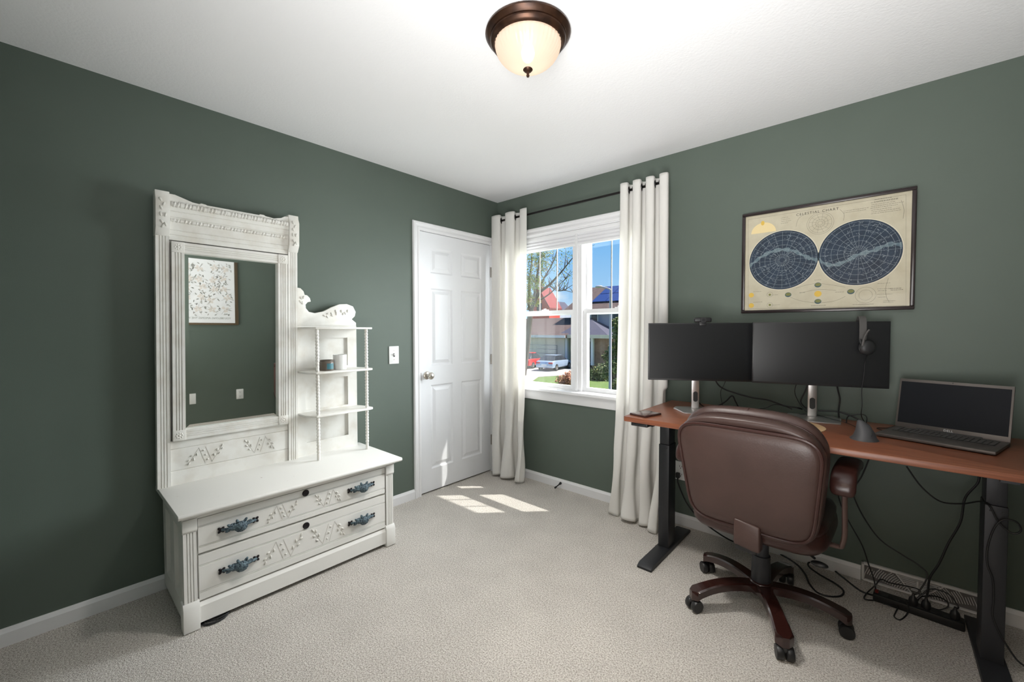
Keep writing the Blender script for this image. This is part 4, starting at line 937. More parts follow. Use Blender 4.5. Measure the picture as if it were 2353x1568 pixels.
for X, Y in ((900, 1165), (900, 1345), (575, 1272), (1260, 1238)): x, z = Z7(X, Y); disc(be, x, z, .0150, .0130, YC - .0004, 24); disc(oe, x, z + .002, .0125, .0085, YC - .0005, 24)
for X, Y in ((375, 1272), (375, 1383)): x, z = Z7(X, Y); disc(oe, x, z, .006, .006, YC - .0004, 16)
for mb, nm, mt in ((sd, 'sun_print', 'sun'), (dd, 'dawn_print', 'dawn'), (be, 'earth_print', 'earth'), (oe, 'land_print', 'olive')): mb.build(nm, mt, cc, weld=False)['kind'] = 'stuff'
bx(cx0 + fwid - .002, cx1 - fwid + .002, -.0175, -.0160, cz0 + fwid - .002, cz1 - fwid + .002).build('cover_glass', 'cglass', cc)

# ================================================================== WALL SEEN IN THE MIRROR
G['cream'] = mat('white_poster_paper', (.80, .80, .80, 1), .7); G['blush'] = mat('blush_print', lin(222, 214, 206), .8); G['sage'] = mat('sage_print', lin(138, 142, 132), .8); G['twig'] = mat('grey_line_print', lin(176, 174, 168), .8); G['oak'] = mat('brown_wood_frame', lin(96, 80, 58), .5)
pt = thing('floral_print', 'white floral print in a wood frame reflected in the dresser mirror', 'picture', (XR, -1.58, 1.36))
bx(XR - .018, XR, -1.93, -1.225, 1.345, 2.125).build('backing_frame', 'oak', pt, bevel=.003)
bx(XR - .021, XR - .018, -1.918, -1.262, 1.368, 2.112).build('paper_sheet', 'cream', pt)
bx(XR - .030, XR - .021, -1.93, -1.232, 2.095, 2.135).build('hanging_rail', 'cream', pt)
PX = XR - .0214
def flat(mb, y, z, ry, rz, an, dx=0, n=10):
    mb.add([(PX - dx, y + ry * math.cos(a) * math.cos(an) - rz * math.sin(a) * math.sin(an), z + ry * math.cos(a) * math.sin(an) + rz * math.sin(a) * math.cos(an)) for a in [2 * PI * i / n for i in range(n)]], [tuple(range(n))])
fl, lf, tw = MB(), MB(), MB()
for i in range(5):
    for j in range(5):
        y = -1.84 + .12 * i + rnd.uniform(-.03, .03); z = 1.53 + .115 * j + rnd.uniform(-.02, .02)
        for k in range(5): a = k * 1.257 + rnd.random(); flat(fl, y + .022 * math.cos(a), z + .022 * math.sin(a), .018, .012, a, .0001 * k)
        for k in range(9):
            a = rnd.uniform(0, 6.28); d = rnd.uniform(.04, .075); flat(lf if rnd.random() < .55 else tw, y + d * math.cos(a), z + d * math.sin(a), .013, .0045, rnd.uniform(0, 3), .0006)
        for k in range(4):
            a = rnd.uniform(0, 6.28); flat(tw, y + .04 * math.cos(a), z + .04 * math.sin(a), .034, .0016, a, .0007)
for mb, nm, mt in ((fl, 'blossom_print', 'blush'), (lf, 'leaf_print', 'sage'), (tw, 'twig_print', 'twig')): mb.build(nm, mt, pt, weld=False)['kind'] = 'stuff'
text_mb('YOU BELONG AMONG THE WILDFLOWERS', .030, lambda x, y: (PX - .0003, -1.60 - x, 1.412 + y), 1.0).build('poster_lettering', 'sage', pt, weld=False)['kind'] = 'stuff'
plate('wall_outlet', (XR, -1.222, .515), '-x', 'white single outlet plate reflected at the middle of the mirror', 'outlet', 'outlet')
plate('cable_plate', (XR, -1.690, .512), '-x', 'white blank plate reflected at the lower left of the mirror', 'wall plate', 'blank')

# ================================================================== FLOOR REGISTER, POWER STRIP, CABLES
G['vent'] = mat('white_register_enamel', (.72, .71, .70, 1), .4); G['ventin'] = mat('register_cavity', (.16, .15, .15, 1), .8)
vx0, vx1, vz0, vz1 = 2.585, 2.998, .004, .098
vt = thing('floor_register', 'white sunburst vent register low on the wall under the desk', 'vent', ((vx0 + vx1) / 2, -.01, 0))
bx(vx0 + .006, vx1 - .006, -.006, 0, vz0 + .004, vz1 - .004).build('duct_back', 'ventin', vt)
for a0, a1, c0, c1 in ((vx0, vx1, vz1 - .012, vz1), (vx0, vx1, vz0, vz0 + .009), (vx0, vx0 + .012, vz0, vz1), (vx1 - .012, vx1, vz0, vz1)): bx(a0, a1, -.020, 0, c0, c1).build('border', 'vent', vt, bevel=.003)
xm = (vx0 + vx1) / 2; fa = vx0 + .13; fb = vx1 - .12
for p, q in (((fa, vz1 - .012), (xm - .02, vz0 + .009)), ((fb, vz1 - .012), (xm + .02, vz0 + .009))):
    d = Vector((q[0] - p[0], 0, q[1] - p[1])).normalized(); n_ = Vector((-d.z, 0, d.x)) * .002
    MB().add([Vector((p[0], yy, p[1])) + s * n_ for yy in (-.017, -.005) for s in (1, -1)] + [Vector((q[0], yy, q[1])) + s * n_ for yy in (-.017, -.005) for s in (1, -1)], [(0, 1, 3, 2), (4, 5, 7, 6), (0, 1, 5, 4), (2, 3, 7, 6), (0, 2, 6, 4), (1, 3, 7, 5)]).build('divider', 'vent', vt)
for side in (-1, 1):                          # curved fins of the sunburst
    for k in range(22):
        R0 = .026 + k * .0088; pts = []
        for i in range(9):
            a = math.radians(2 + i * 11); x = xm + side * (.012 + R0 * math.cos(a)); z = vz0 + R0 * math.sin(a) * .95
            zl = vz1 - .012; lim = xm + side * .02 + (fa - xm + .02 if side < 0 else fb - xm - .02) * ((z - vz0 - .009) / (vz1 - vz0 - .021))
            if vz0 + .006 < z < zl and (x - lim) * side > -.001 and vx0 + .008 < x < vx1 - .008: pts.append((x, -.013, z))
        if len(pts) > 1:
            f_ = MB(); vs = []
            for x, y, z in pts: vs += [(x - .0012, -.016, z), (x + .0012, -.016, z), (x + .0012, -.006, z), (x - .0012, -.006, z)]
            m_ = len(pts); f_.add(vs, [(i * 4 + j, i * 4 + (j + 1) % 4, i * 4 + 4 + (j + 1) % 4, i * 4 + 4 + j) for i in range(m_ - 1) for j in range(4)] + [(0, 1, 2, 3), tuple(range(m_ * 4 - 4, m_ * 4))]); f_.build('fin', 'vent', vt)
for k in range(7):
    z = vz1 - .018 - k * .0085; w = .075 * (1 - k / 8.5); bx(xm - w, xm + w, -.016, -.006, z - .0013, z + .0013).build('slat', 'vent', vt)
bx(xm - .003, xm + .003, -.022, -.016, .052, .078).build('damper_lever', 'vent', vt)
ps = thing('power_strip', 'long black power strip with plugs on the carpet under the desk', 'power strip', (2.80, -.17, 0))
pa, pb = Vector((2.635, -.160, 0)), Vector((2.932, -.180, 0)); dd_ = (pb - pa).normalized(); nn_ = Vector((-dd_.y, dd_.x, 0))
def strip(t, s, z): return pa + (pb - pa) * t + nn_ * s + Vector((0, 0, z))
MB().box(0, 1, -.030, .030, 0, .036).map(lambda v: strip(v.x, v.y, v.z)).build('strip_body', 'black', ps, bevel=.006)
for k in range(6):
    t = .14 + k * .135; MB().box(t - .035, t + .035, -.018, .018, .036, .0375).map(lambda v: strip(v.x, v.y, v.z)).build('socket', 'slot', ps)
MB().box(.02, .06, -.012, .012, .036, .042).map(lambda v: strip(v.x, v.y, v.z)).build('rocker_switch', mat('red_switch', lin(110, 30, 24), .4), ps)
for t, s in ((.46, .0), (.60, .004), (.90, .0)):
    p = strip(t, s, .037); MB().lathe([(0, 0), (.016, 0), (.017, .012), (.014, .026), (.007, .034), (.004, .048), (0, .048)], 14, p).build('plug', 'black', ps, smooth=True)
wp = thing('wall_plug', 'black plug in the outlet beside the desk leg', 'plug', (1.652, -.012, .33))
w0 = Vector((1.655, -.010, .330)); MB().box(w0.x - .013, w0.x + .013, -.034, -.010, w0.z - .020, w0.z + .016).build('plug_body', 'black', wp, bevel=.006)
MB().cyl(w0 + Vector((0, -.014, -.018)), w0 + Vector((0, -.016, -.045)), .0055, .004, 10).build('strain_relief', 'rubber', wp, smooth=True)
def cable(label, pts, r=.0032, k=6, cat='cable'):
    P = []
    for p in pts:
        if len(p) == 3: P.append(Vector(p))
        else: P.append(at(p[0], p[1], {'x': 0, 'y': 1, 'z': 2}[p[2]], p[3]))
    return tag(MB().tube(spline(P, k), r, 8).build('cable', 'rubber', smooth=True), label, cat, 'black cables around the desk')
F = .0045
cable('black power cord running from the wall plug across the carpet behind the chair', [(1.655, -.026, .285), (1565, 1130, 'y', -.040), (1580, 1160, 'y', -.055), (1605, 1190, 'y', -.07), (1645, 1222, 'y', -.09), (1690, 1247, 'z', F + .01), (1745, 1258, 'z', F), (1790, 1273, 'z', F), (1830, 1297, 'z', F), (1850, 1320, 'z', F), (1860, 1342, 'z', F), (1878, 1362, 'z', F), (1905, 1371, 'z', F), (1932, 1370, 'z', F), (1938, 1358, 'z', F + .004), (1920, 1342, 'z', F + .007), (1885, 1322, 'z', F + .007), (1860, 1304, 'z', F + .007), (1858, 1294, 'z', F + .007), (1875, 1292, 'z', F + .004), (1905, 1303, 'z', F), (1940, 1330, 'z', F), (1975, 1357, 'z', F), (2000, 1367, 'z', F), (2.64, -.165, .018)], .0042)
cable('black cable sagging below the desktop and looping over the right desk leg', [(2083, 1072, 'y', -.20), (2118, 1120, 'y', -.20), (2161, 1153, 'y', -.22), (2211, 1158, 'y', -.27), (2251, 1153, 'y', -.36), (2273, 1162, 'y', -.425), (2295, 1201, 'y', -.430), (2326, 1226, 'y', -.432), (2346, 1220, 'y', -.435), (2335, 1200, 'y', -.440), (2304, 1195, 'y', -.440), (2283, 1217, 'y', -.432), (2269, 1260, 'y', -.424), (2269, 1298, 'y', -.424), (2281, 1332, 'y', -.424), (2283, 1380, 'y', -.424), (2281, 1416, 'y', -.426), (2301, 1463, 'y', -.430), (2335, 1515, 'y', -.435), (2360, 1535, 'y', -.44)])
cable('black cable dropping from the desktop beside the right leg to the power strip', [(2250, 1085, 'y', -.16), (2247, 1110, 'y', -.16), (2218, 1145, 'y', -.16), (2207, 1200, 'y', -.16), (2180, 1248, 'y', -.16), (2158, 1295, 'y', -.165), (2137, 1328, 'y', -.168), (2132, 1360, 'y', -.17), tuple(strip(.60, .004, .080))], .0042)
cable('thin black cable curving down the wall past the armrest to the power strip', [(1997, 1055, 'y', -.10), (1980, 1095, 'y', -.10), (1962, 1124, 'y', -.10), (1965, 1150, 'y', -.10), (1990, 1198, 'y', -.10), (2024, 1242, 'y', -.10), (2074, 1276, 'y', -.11), (2112, 1300, 'y', -.12), (2131, 1324, 'y', -.14), (2110, 1362, 'y', -.16), tuple(strip(.46, 0, .080))])
cable('thin black cable falling beside the chair to the left end of the strip', [(1925, 1060, 'y', -.08), (1922, 1110, 'y', -.08), (1932, 1160, 'y', -.08), (1950, 1198, 'y', -.09), (1981, 1254, 'y', -.10), (1996, 1298, 'y', -.11), (2008, 1332, 'y', -.13), (2014, 1366, 'y', -.15), (2.648, -.162, .030)], .0028)
cable('looped black cable arching over the power strip in front of the vent', [(2020, 1380, 'z', .010), (1988, 1378, 'z', .008), (1990, 1366, 'z', .02), (2012, 1345, 'y', -.14), (2024, 1332, 'y', -.14), (2045, 1340, 'y', -.14), (2080, 1347, 'y', -.13), (2108, 1354, 'y', -.14), (2115, 1366, 'y', -.15), (2095, 1385, 'y', -.17), (2060, 1392, 'y', -.20), (2030, 1388, 'z', .040)], .003)
cable('black cable arching from the strip to its last plug', [tuple(strip(.90, 0, .078)), (2202, 1395, 'y', -.165), (2182, 1368, 'y', -.15), (2155, 1356, 'y', -.14), (2132, 1356, 'y', -.14), (2110, 1375, 'y', -.16), tuple(strip(.42, .0, .045))], .003)
cable('small black cable loop lying on the carpet before the strip', [tuple(strip(.40, -.02, .042)), (2088, 1400, 'z', .036), (2082, 1415, 'z', F), (2068, 1425, 'z', F), (2055, 1418, 'z', F), (2058, 1408, 'z', F), tuple(strip(.30, -.034, .012))], .0028)
cable('black cable loop hanging over the vent beside the plugs', [tuple(strip(.50, .01, .045)), (2118, 1372, 'y', -.11), (2150, 1371, 'y', -.09), (2175, 1382, 'y', -.08), (2178, 1395, 'y', -.09), (2160, 1402, 'y', -.10), (2140, 1397, 'y', -.12), tuple(strip(.58, .01, .045))], .0028)
T = DZT + .0035
cable('thick black cable swooping between the two monitors', [(1640, 866, 'y', -.12), (1650, 884, 'y', -.10), (1665, 895, 'y', -.08), (1691, 904, 'y', -.07), (1728, 914, 'y', -.06), (1766, 920, 'y', -.055), (1803, 933, 'y', -.05), (1835, 938, 'y', -.048), (1850, 944, 'z', T)], .0042)
cable('bent black cable rising behind the left monitor stand', [(1600, 905, 'y', -.16), (1606, 925, 'y', -.14), (1622, 937, 'y', -.12), (1642, 936, 'y', -.10), (1666, 924, 'y', -.09), (1682, 910, 'y', -.085), (1690, 923, 'y', -.08), (1698, 938, 'y', -.07), (1704, 945, 'z', T)], .0038)
cable('hair-thin black cable hanging under the left monitor', [(1669, 870, 'y', -.10), (1664, 884, 'y', -.09), (1656, 900, 'y', -.08), (1658, 922, 'y', -.07), (1662, 936, 'y', -.06), (1668, 942, 'z', T)], .0018)
cable('short black cable resting on the desk edge behind the chair', [(1734, 941, 'z', T), (1758, 938, 'y', -.07), (1779, 930, 'y', -.06), (1801, 933, 'y', -.05), (1820, 941, 'y', -.045)], .0024)
cable('black cable crossing left of the right monitor stand', [(1858, 878, 'y', -.10), (1850, 900, 'y', -.08), (1840, 922, 'y', -.07), (1848, 935, 'y', -.06), (1864, 944, 'y', -.048), (1876, 950, 'y', -.042)], .0036)
cable('thin black cable looping under the right monitor', [(1832, 878, 'y', -.11), (1826, 900, 'y', -.09), (1834, 922, 'y', -.07), (1848, 942, 'y', -.055), (1860, 952, 'z', T + .008)], .0018)
cable('black cable lying along the desk behind the right stand', [(1880, 944, 'y', -.040), (1905, 945, 'y', -.04), (1927, 947, 'y', -.042), (1953, 955, 'y', -.045), (1975, 965, 'y', -.048), (1985, 970, 'z', T)], .004)
cable('black cable hanging straight below the right monitor', [(1922, 880, 'y', -.11), (1926, 900, 'y', -.09), (1930, 918, 'y', -.07), (1927, 945, 'y', -.055), (1928, 960, 'y', -.05)], .0036)
cable('headset cord running down the right monitor to the desk', [mon(MR, rotR, hx + .012, -.152, 1.168), mon(MR, rotR, hx + .014, -.112, 1.13), mon(MR, rotR, hx + .010, -.109, 1.05), mon(MR, rotR, hx + .004, -.108, .99), (1981, 930, 'y', -.17), (1979, 953, 'y', -.15), (1985, 968, 'y', -.10), (1993, 978, 'z', T)], .0019)
cable('curled black cable standing up behind the mouse', [(1945, 972, 'z', T), (1948, 958, 'y', -.08), (1968, 953, 'y', -.07), (1986, 954, 'y', -.07), (1992, 962, 'y', -.08), (1990, 974, 'z', T)], .0024)
cable('thin black mouse cable lying over the monitor stand', [(2.598, -.405, .838), (1950, 974, 'z', T + .006), (1906, 962, 'z', T + .010), (1870, 953, 'z', T + .010), (1824, 953, 'z', T)], .0016)
cable('thin cable running from the mouse side to the laptop', [(2.66, -.36, T), (2.70, -.30, T - .001), (2015, 985, 'z', T), (2040, 984, 'z', T), (2060, 978, 'z', T)], .0018)

# ================================================================== OUTSIDE
GZ = -2.6
G['grass'] = mat('lawn_grass', lin(82, 106, 44), .9, vary=(1.2, lin(98, 116, 56), .35, .7), bump=(9, .6, .05)); G['conc'] = mat('driveway_concrete', lin(168, 161, 154), .9, vary=(.8, lin(150, 144, 138), .4, .7)); G['asph'] = mat('street_asphalt', lin(128, 128, 132), .9)
G['beige'] = mat('beige_siding', lin(212, 204, 186), .8); G['lav'] = mat('grey_siding', lin(172, 172, 190), .8); G['roof'] = mat('brown_shingles', lin(92, 74, 70), .9, vary=(2.5, lin(78, 62, 58), .4, .7)); G['roofd'] = mat('dark_shingles', lin(70, 68, 84), .9)
G['solar'] = mat('solar_panel_blue', lin(40, 58, 112), .25); G['tanw'] = mat('tan_brick', lin(150, 118, 98), .9, vary=(3, lin(132, 102, 84), .4, .7)); G['red'] = mat('red_siding', lin(196, 66, 52), .8); G['cedar'] = mat('dark_red_roof', lin(128, 52, 52), .9); G['winglass'] = mat('house_window_glass', (.03, .035, .045, 1), .1)
G['bark'] = mat('tree_bark', lin(84, 72, 62), .9); G['leafg'] = mat('spring_leaf_green', lin(138, 158, 66), .7, vary=(2, lin(160, 138, 70), .45, .65)); G['leafd'] = mat('dark_leaf_green', lin(72, 88, 44), .7, vary=(4, lin(176, 172, 104), .5, .7)); G['leafr'] = mat('russet_leaf', lin(206, 146, 116), .7, vary=(4, lin(122, 74, 60), .45, .65))
G['carb'] = mat('pale_blue_car_paint', lin(172, 190, 214), .2, .4); G['carr'] = mat('red_car_paint', lin(206, 40, 40), .2); G['tyre'] = mat('tyre_rubber', (.02, .02, .02, 1), .8); G['tail'] = mat('red_tail_lamp', lin(170, 20, 24), .3); G['pole'] = mat('grey_lamp_post', lin(176, 168, 176), .6)
struct(bx(-120, 60, .6, 140, GZ - .3, GZ).build('ground', 'grass'), 'front lawn seen far below through the window', 'lawn')
def xy(px, py, Y): p = at(px, py, 1, Y); return p
def onground(px, py): return at(px, py, 2, GZ)
dv = [onground(1150, 905), onground(1213, 884), onground(1237, 867), onground(1320, 862), onground(1330, 846), onground(1150, 846)]
struct(MB().prism([(p.x, p.y) for p in dv], GZ, GZ + .03, lambda p, q, t: (p, q, t)).build('driveway', 'conc'), 'pale concrete driveway across the lawn', 'driveway')
# neighbour's house
hA = thing('neighbour_house', 'two-storey beige and grey house with brown roof across the lawn', 'house', (-21, 37, GZ))
gx0, gx1 = -31.0, xy(1297, 800, 33).x; ge = xy(1250, 770, 33).z
bx(gx0, gx1, 33, 42, GZ, ge).build('garage_wall', 'beige', hA)
gd = bx(gx0 + 1.2, gx1 - .9, 32.93, 33, GZ, GZ + 2.25).build('garage_door', 'conc', hA)
for k in range(5): bx(gx0 + 1.25, gx1 - .95, 32.90, 32.95, GZ + .05 + k * .44, GZ + .43 + k * .44).build('door_slat', 'beige', gd)
rz = xy(1284, 731, 38).z
MB().add([(gx0 - .5, 32.4, ge - .05), (gx1 + .5, 32.4, ge - .05), (gx1 + .5, 38, rz), (gx0 - .5, 38, rz), (gx0 - .5, 32.4, ge - .3), (gx1 + .5, 32.4, ge - .3), (gx1 + .5, 38, ge - .3), (gx0 - .5, 38, ge - .3)], [(0, 1, 2, 3), (4, 5, 6, 7), (0, 1, 5, 4), (1, 2, 6, 5), (2, 3, 7, 6), (3, 0, 4, 7)]).build('garage_roof', 'roof', hA)
bx(gx0 - .5, gx1 + .5, 32.34, 32.42, ge - .28, ge - .02).build('gutter', 'trim', hA)
px0, px1 = gx1, xy(1350, 800, 34).x
bx(px0, px1 + .4, 36.0, 36.2, GZ, ge).build('porch_wall', 'lav', hA)
pd = bx(px0 + .5, px0 + 1.5, 35.92, 36.0, GZ + .4, GZ + 2.6).build('front_door', 'winglass', hA)
bx(px0, px1 + .4, 33.0, 36, GZ, GZ + .35).build('porch_floor', 'asph', hA)
for px_ in (1302, 1361):
    x = xy(px_, 800, 33.2).x; bx(x - .13, x + .13, 33.1, 33.36, GZ + .35, ge - .2).build('porch_column', 'trim', hA)
wx1 = xy(1440, 800, 33.6).x; bx(xy(1362, 800, 33.6).x, wx1, 33.6, 42, GZ, ge).build('side_wall', 'tanw', hA)
bx(px0 - .2, wx1, 32.7, 33.0, ge - .28, ge + .05).build('porch_fascia', 'beige', hA)
pk = xy(1335, 728, 35)
MB().add([(xy(1280, 768, 32.7).x, 32.7, ge), (xy(1398, 772, 32.7).x, 32.7, ge), (pk.x, 36.5, pk.z), (xy(1280, 768, 32.7).x, 36.5, ge), (xy(1398, 772, 32.7).x, 36.5, ge)], [(0, 1, 2), (0, 2, 3), (1, 4, 2), (0, 3, 4, 1), (3, 2, 4)]).build('porch_roof', 'roofd', hA)
u0, u1 = xy(1312, 740, 37).x, -14.5; uz = xy(1380, 712, 37).z
bx(u0, u1, 37, 46, ge, uz).build('upper_wall', 'lav', hA)
for px_ in (1366, 1416):
    p = xy(px_, 732, 36.95); w_ = bx(p.x - .45, p.x + .45, 36.9, 36.98, p.z - .55, p.z + .65).build('upper_window', 'trim', hA)
    bx(p.x - .36, p.x + .36, 36.87, 36.92, p.z - .45, p.z + .55).build('window_pane', 'winglass', w_)
ex0 = xy(1291, 706, 36.3).x; rdg = xy(1390, 659, 42); rl = xy(1356, 665, 42)
MB().add([(ex0, 36.3, uz - .1), (u1 + .6, 36.3, uz - .1), (u1 + .6, 42, rdg.z), (rl.x, 42, rdg.z), (ex0, 47, uz - .1), (u1 + .6, 47, uz - .1), (ex0, 36.3, uz - .35), (u1 + .6, 36.3, uz - .35)], [(0, 1, 2, 3), (0, 3, 4), (3, 2, 5, 4), (0, 6, 7, 1), (1, 5, 2)]).build('upper_roof', 'roof', hA)
n_up = Vector((0, -(rdg.z - uz), 5.7)).normalized()
for k in range(5):
    for j in range(2):
        x = xy(1360, 690, 38).x + k * 1.75; t0, t1 = .30 + j * .33, .61 + j * .33
        P_ = lambda xx, t, h: Vector((xx, 36.3 + 5.7 * t, uz - .1 + (rdg.z - uz + .1) * t)) + Vector((0, -.5, .85)) * h
        MB().add([P_(x, t0, .08), P_(x + 1.68, t0, .08), P_(x + 1.68, t1, .08), P_(x, t1, .08), P_(x, t0, .16), P_(x + 1.68, t0, .16), P_(x + 1.68, t1, .16), P_(x, t1, .16)], [(0, 1, 2, 3), (4, 5, 6, 7), (0, 1, 5, 4), (1, 2, 6, 5), (2, 3, 7, 6), (3, 0, 4, 7)]).build('solar_panel', 'solar', hA)
# red house and grey gable further off
def gable(name, label, px0, px1, pyb, pyt, pye, Y, depth, wallm, roofm):
    a = xy(px0, pyb, Y).x; c = xy(px1, pyb, Y).x; ze = xy((px0 + px1) / 2, pye, Y).z; zt_ = xy((px0 + px1) / 2, pyt, Y).z; m_ = (a + c) / 2
    t = thing(name, label, 'house', (m_, Y, GZ))
    MB().prism([(a, GZ), (c, GZ), (c, ze), (m_, zt_), (a, ze)], Y, Y + depth, lambda p, q, tt: (p, tt, q)).build('gable_wall', wallm, t)
    for s, e0 in ((a, -1), (c, 1)):
        MB().add([(s + e0 * .4, Y - .4, ze - .3), (m_, Y - .4, zt_ + .05), (m_, Y + depth, zt_ + .05), (s + e0 * .4, Y + depth, ze - .3), (s + e0 * .4, Y - .4, ze - .05), (m_, Y - .4, zt_ + .35), (m_, Y + depth, zt_ + .35), (s + e0 * .4, Y + depth, ze - .05)], [(0, 1, 2, 3), (4, 5, 6, 7), (0, 1, 5, 4), (1, 2, 6, 5), (2, 3, 7, 6), (3, 0, 4, 7)]).build('roof_slope', roofm, t)
    w_ = bx(m_ - .5, m_ + .5, Y - .08, Y, (ze + zt_) / 2 - 2.2, (ze + zt_) / 2 - .8).build('gable_window', 'winglass', t)
gable('red_house', 'tall red house far behind the bare tree', 1218, 1262, 760, 664, 708, 52, 3, 'red', 'cedar')
gable('grey_house', 'small pale grey gabled house in the far distance', 1256, 1282, 760, 696, 712, 75, 5, 'lav', 'roofd')
# cars on the driveway
def car(name, label, loc, rot, paint, L_=4.5, hgt=1.45):
    t = thing(name, label, 'car', loc, rot); w = .88
    side = [(-L_ / 2, .30), (-L_ / 2 - .03, .55), (-L_ / 2 + .05, .90), (-L_ / 2 + .55, .98), (L_ / 2 - 1.25, .92), (L_ / 2 - .25, .80), (L_ / 2, .60), (L_ / 2, .30)]
    MB().prism(side, -w, w, lambda p, q, tt: (tt, p, q)).build('body', paint, t, bevel=.08, seg=3)
    cab = [(-L_ / 2 + .35, .93), (-L_ / 2 + 1.05, hgt - .04), (-L_ / 2 + 1.7, hgt), (L_ / 2 - 2.0, hgt - .04), (L_ / 2 - 1.15, .92)]
    MB().prism(cab, -1, 1, lambda p, q, tt: (tt * (w - .04 - .22 * (q - .9) / .55), p, q)).build('cabin', 'winglass', t, bevel=.03)
    MB().prism([(-L_ / 2 + 1.0, hgt - .05), (-L_ / 2 + 1.7, hgt + .01), (L_ / 2 - 2.0, hgt - .03), (L_ / 2 - 2.15, hgt - .08)], -.64, .64, lambda p, q, tt: (tt, p, q)).build('roof_panel', paint, t, bevel=.02)
    for s in (-1, 1):
        for yy in (-L_ / 2 + .85, L_ / 2 - .85):
            wl = MB().cyl((s * (w - .18), yy, .32), (s * (w + .02), yy, .32), .32, n=20).build('wheel', 'tyre', t, smooth=True)
            MB().cyl((s * (w - .0), yy, .32), (s * (w + .03), yy, .32), .19, n=12).build('hubcap', 'silver', wl, smooth=True)
        bx(min(s * .45, s * .86), max(s * .45, s * .86), -L_ / 2 - .02, -L_ / 2 + .12, .68, .84).build('tail_lamp', 'tail', t, bevel=.02)
    bx(-.26, .26, -L_ / 2 - .05, -L_ / 2 + .02, .52, .64).build('number_plate', 'plate', t)
    return t
pc = onground(1246, 852); car('sedan', 'pale blue sedan parked on the driveway', (pc.x + .3, pc.y + 1.6, GZ + .03), math.radians(10), 'carb')
pc = onground(1210, 848); car('hatchback', 'red hatchback parked beyond the pale blue sedan', (pc.x - .6, 30.4, GZ + .03), math.radians(10), 'carr', 4.0, 1.55)
# street lamp
lx = xy(1403, 700, 12).x; zt_ = xy(1403, 664, 12).z
sl = thing('street_lamp', 'slim grey street lamp post in front of the house', 'street lamp', (lx, 12, GZ))
MB().lathe([(.10, 0), (.10, .25), (.065, .30), (.045, zt_ - GZ - .12), (0, zt_ - GZ - .12)], 16, (lx, 12, GZ)).build('post', 'pole', sl, smooth=True)
MB().tube(spline([(lx, 12, zt_ - .14), (lx - .02, 12, zt_ - .03), (lx - .12, 12, zt_ + .02), (lx - .42, 12, zt_ + .11)], 6), .032, 10).build('arm', 'pole', sl, smooth=True)
MB().ball((lx - .52, 12, zt_ + .12), (.16, .09, .05), 14, 8).build('lamp_head', 'pole', sl, smooth=True)
# trees and shrubs
def leaves(cells, n, size, rnd, squash=1.0):
    mb = MB()
    for (c_, r_) in cells:
        for _ in range(n):
            d = Vector((rnd.gauss(0, 1), rnd.gauss(0, 1), rnd.gauss(0, 1))).normalized() * (r_ * rnd.random() ** .45); d.z *= squash
            p = Vector(c_) + d; a = Vector((rnd.uniform(-1, 1), rnd.uniform(-1, 1), rnd.uniform(-1, 1))).normalized() * size * rnd.uniform(.6, 1.3); b_ = a.cross(Vector((rnd.uniform(-1, 1), rnd.uniform(-1, 1), rnd.uniform(-1, 1)))).normalized() * size * .55
            mb.add([p - a, p + b_, p + a, p - b_], [(0, 1, 2, 3)])
    return mb
rt = random.Random(11); TY = 24
tr = thing('tree', 'spring tree with bare forked branches and sparse green leaves', 'tree', (xy(1200, 800, TY).x, TY, GZ))
root = Vector((xy(1200, 800, TY).x, TY, GZ)); fork = xy(1219, 716, TY)
b = MB(); b.tube([root, root.lerp(fork, .5) + Vector((.1, 0, 0)), fork], [.34, .26, .22], 10)
tips = []
def limb(pts, r0):
    P = spline([xy(*p, TY + q) for *p, q in pts], 5); b.tube(P, [max(.012, r0 * (1 - .88 * i / (len(P) - 1))) for i in range(len(P))], 7); tips.append(P)
limb([(1221, 716, 0), (1216, 660, .5), (1222, 600, 1), (1218, 540, 1)], .20)
limb([(1221, 712, 0), (1238, 675, 0), (1262, 655, -.5), (1290, 625, -1), (1322, 585, -1)], .17)
limb([(1238, 672, 0), (1250, 640, .5), (1270, 605, 1), (1284, 560, 1)], .10)
limb([(1262, 655, -.5), (1280, 668, -1), (1300, 668, -1.4), (1326, 676, -2)], .06)
limb([(1225, 705, 0), (1232, 650, -.5), (1240, 600, -1), (1248, 545, -1)], .14)
limb([(1240, 690, 0), (1262, 676, .4), (1285, 655, 1), (1320, 620, 1)], .07)
limb([(1221, 716, 0), (1205, 670, 0), (1190, 620, 0), (1180, 560, 0)], .18)
for P in list(tips):
    for _ in range(14):
        p = P[rt.randrange(len(P) // 3, len(P))]; d = Vector((rt.uniform(-.8, 1.0), rt.uniform(-.6, .6), rt.uniform(.1, 1.2))) * rt.uniform(.5, 1.5); b.tube([p, p + d * .5 + Vector((.05, 0, .05)), p + d], [.03, .02, .008], 5)
b.build('branches', 'bark', tr, smooth=True, angle=80)
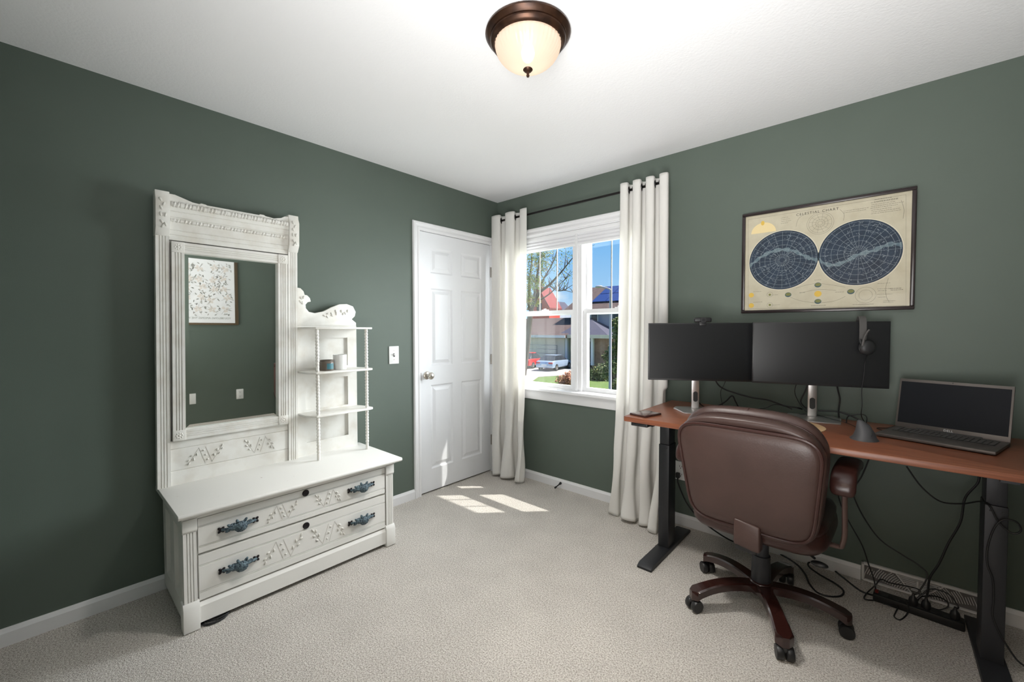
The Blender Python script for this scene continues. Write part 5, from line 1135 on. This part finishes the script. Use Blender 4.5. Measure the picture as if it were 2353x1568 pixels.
cells = [(xy(px_, py_, TY + rt.uniform(-1.5, 1.5)), rr) for px_, py_, rr in [(1216, 600, 1.0), (1222, 640, .9), (1214, 660, .9), (1238, 580, .9), (1245, 610, .7), (1226, 560, 1.0), (1252, 570, .8), (1208, 690, .8), (1228, 690, .6), (1235, 650, .7)]]
lo = leaves(cells, 330, .085, rt); lo2 = leaves([(xy(px_, py_, TY), .9) for px_, py_ in [(1290, 610), (1310, 590), (1300, 640), (1275, 590), (1320, 575)]], 60, .07, rt); lo.add(lo2.v, lo2.f)
lo.build('foliage', 'leafg', tr, weld=False)['kind'] = 'stuff'
def shrub(name, label, px_, pyt, pyb, Y, wpx, leafm, n, size, seed, zb_=GZ):
    r = random.Random(seed); top = xy(px_, pyt, Y); lo_ = max(GZ, xy(px_, pyb, Y).z); wd = abs(xy(px_ + wpx / 2, pyt, Y).x - xy(px_ - wpx / 2, pyt, Y).x) / 2
    t = thing(name, label, 'shrub' if name != 'leafy_tree' else 'tree', (top.x, Y, GZ))
    st_ = MB()
    for k in range(5): q = Vector((top.x + r.uniform(-.5, .5) * wd, Y + r.uniform(-.3, .3) * wd, lo_ + (top.z - lo_) * r.uniform(.6, .95))); st_.tube([(top.x, Y, GZ), (top.x * .6 + q.x * .4, Y, GZ * .5 + q.z * .5), q], [.06, .04, .012], 6)
    st_.build('stems', 'bark', t, smooth=True)
    cl_ = [((top.x + r.uniform(-.55, .55) * wd, Y + r.uniform(-.5, .5) * wd, lo_ + (top.z - lo_) * (.08 + .86 * k / 9)), wd * .55) for k in range(10)]
    leaves(cl_, n, size, r).build('foliage', leafm, t, weld=False)['kind'] = 'stuff'
shrub('leafy_tree', 'leafy green tree at the right edge of the window view', 1412, 735, 930, 15, 62, 'leafd', 420, .075, 3)
shrub('russet_bush', 'low russet bush on the lawn near the porch', 1303, 862, 888, 20.6, 40, 'leafr', 160, .07, 5)
shrub('dark_hedge', 'dark low hedge along the tan wall of the house', 1380, 852, 880, 26, 70, 'leafd', 260, .10, 8)
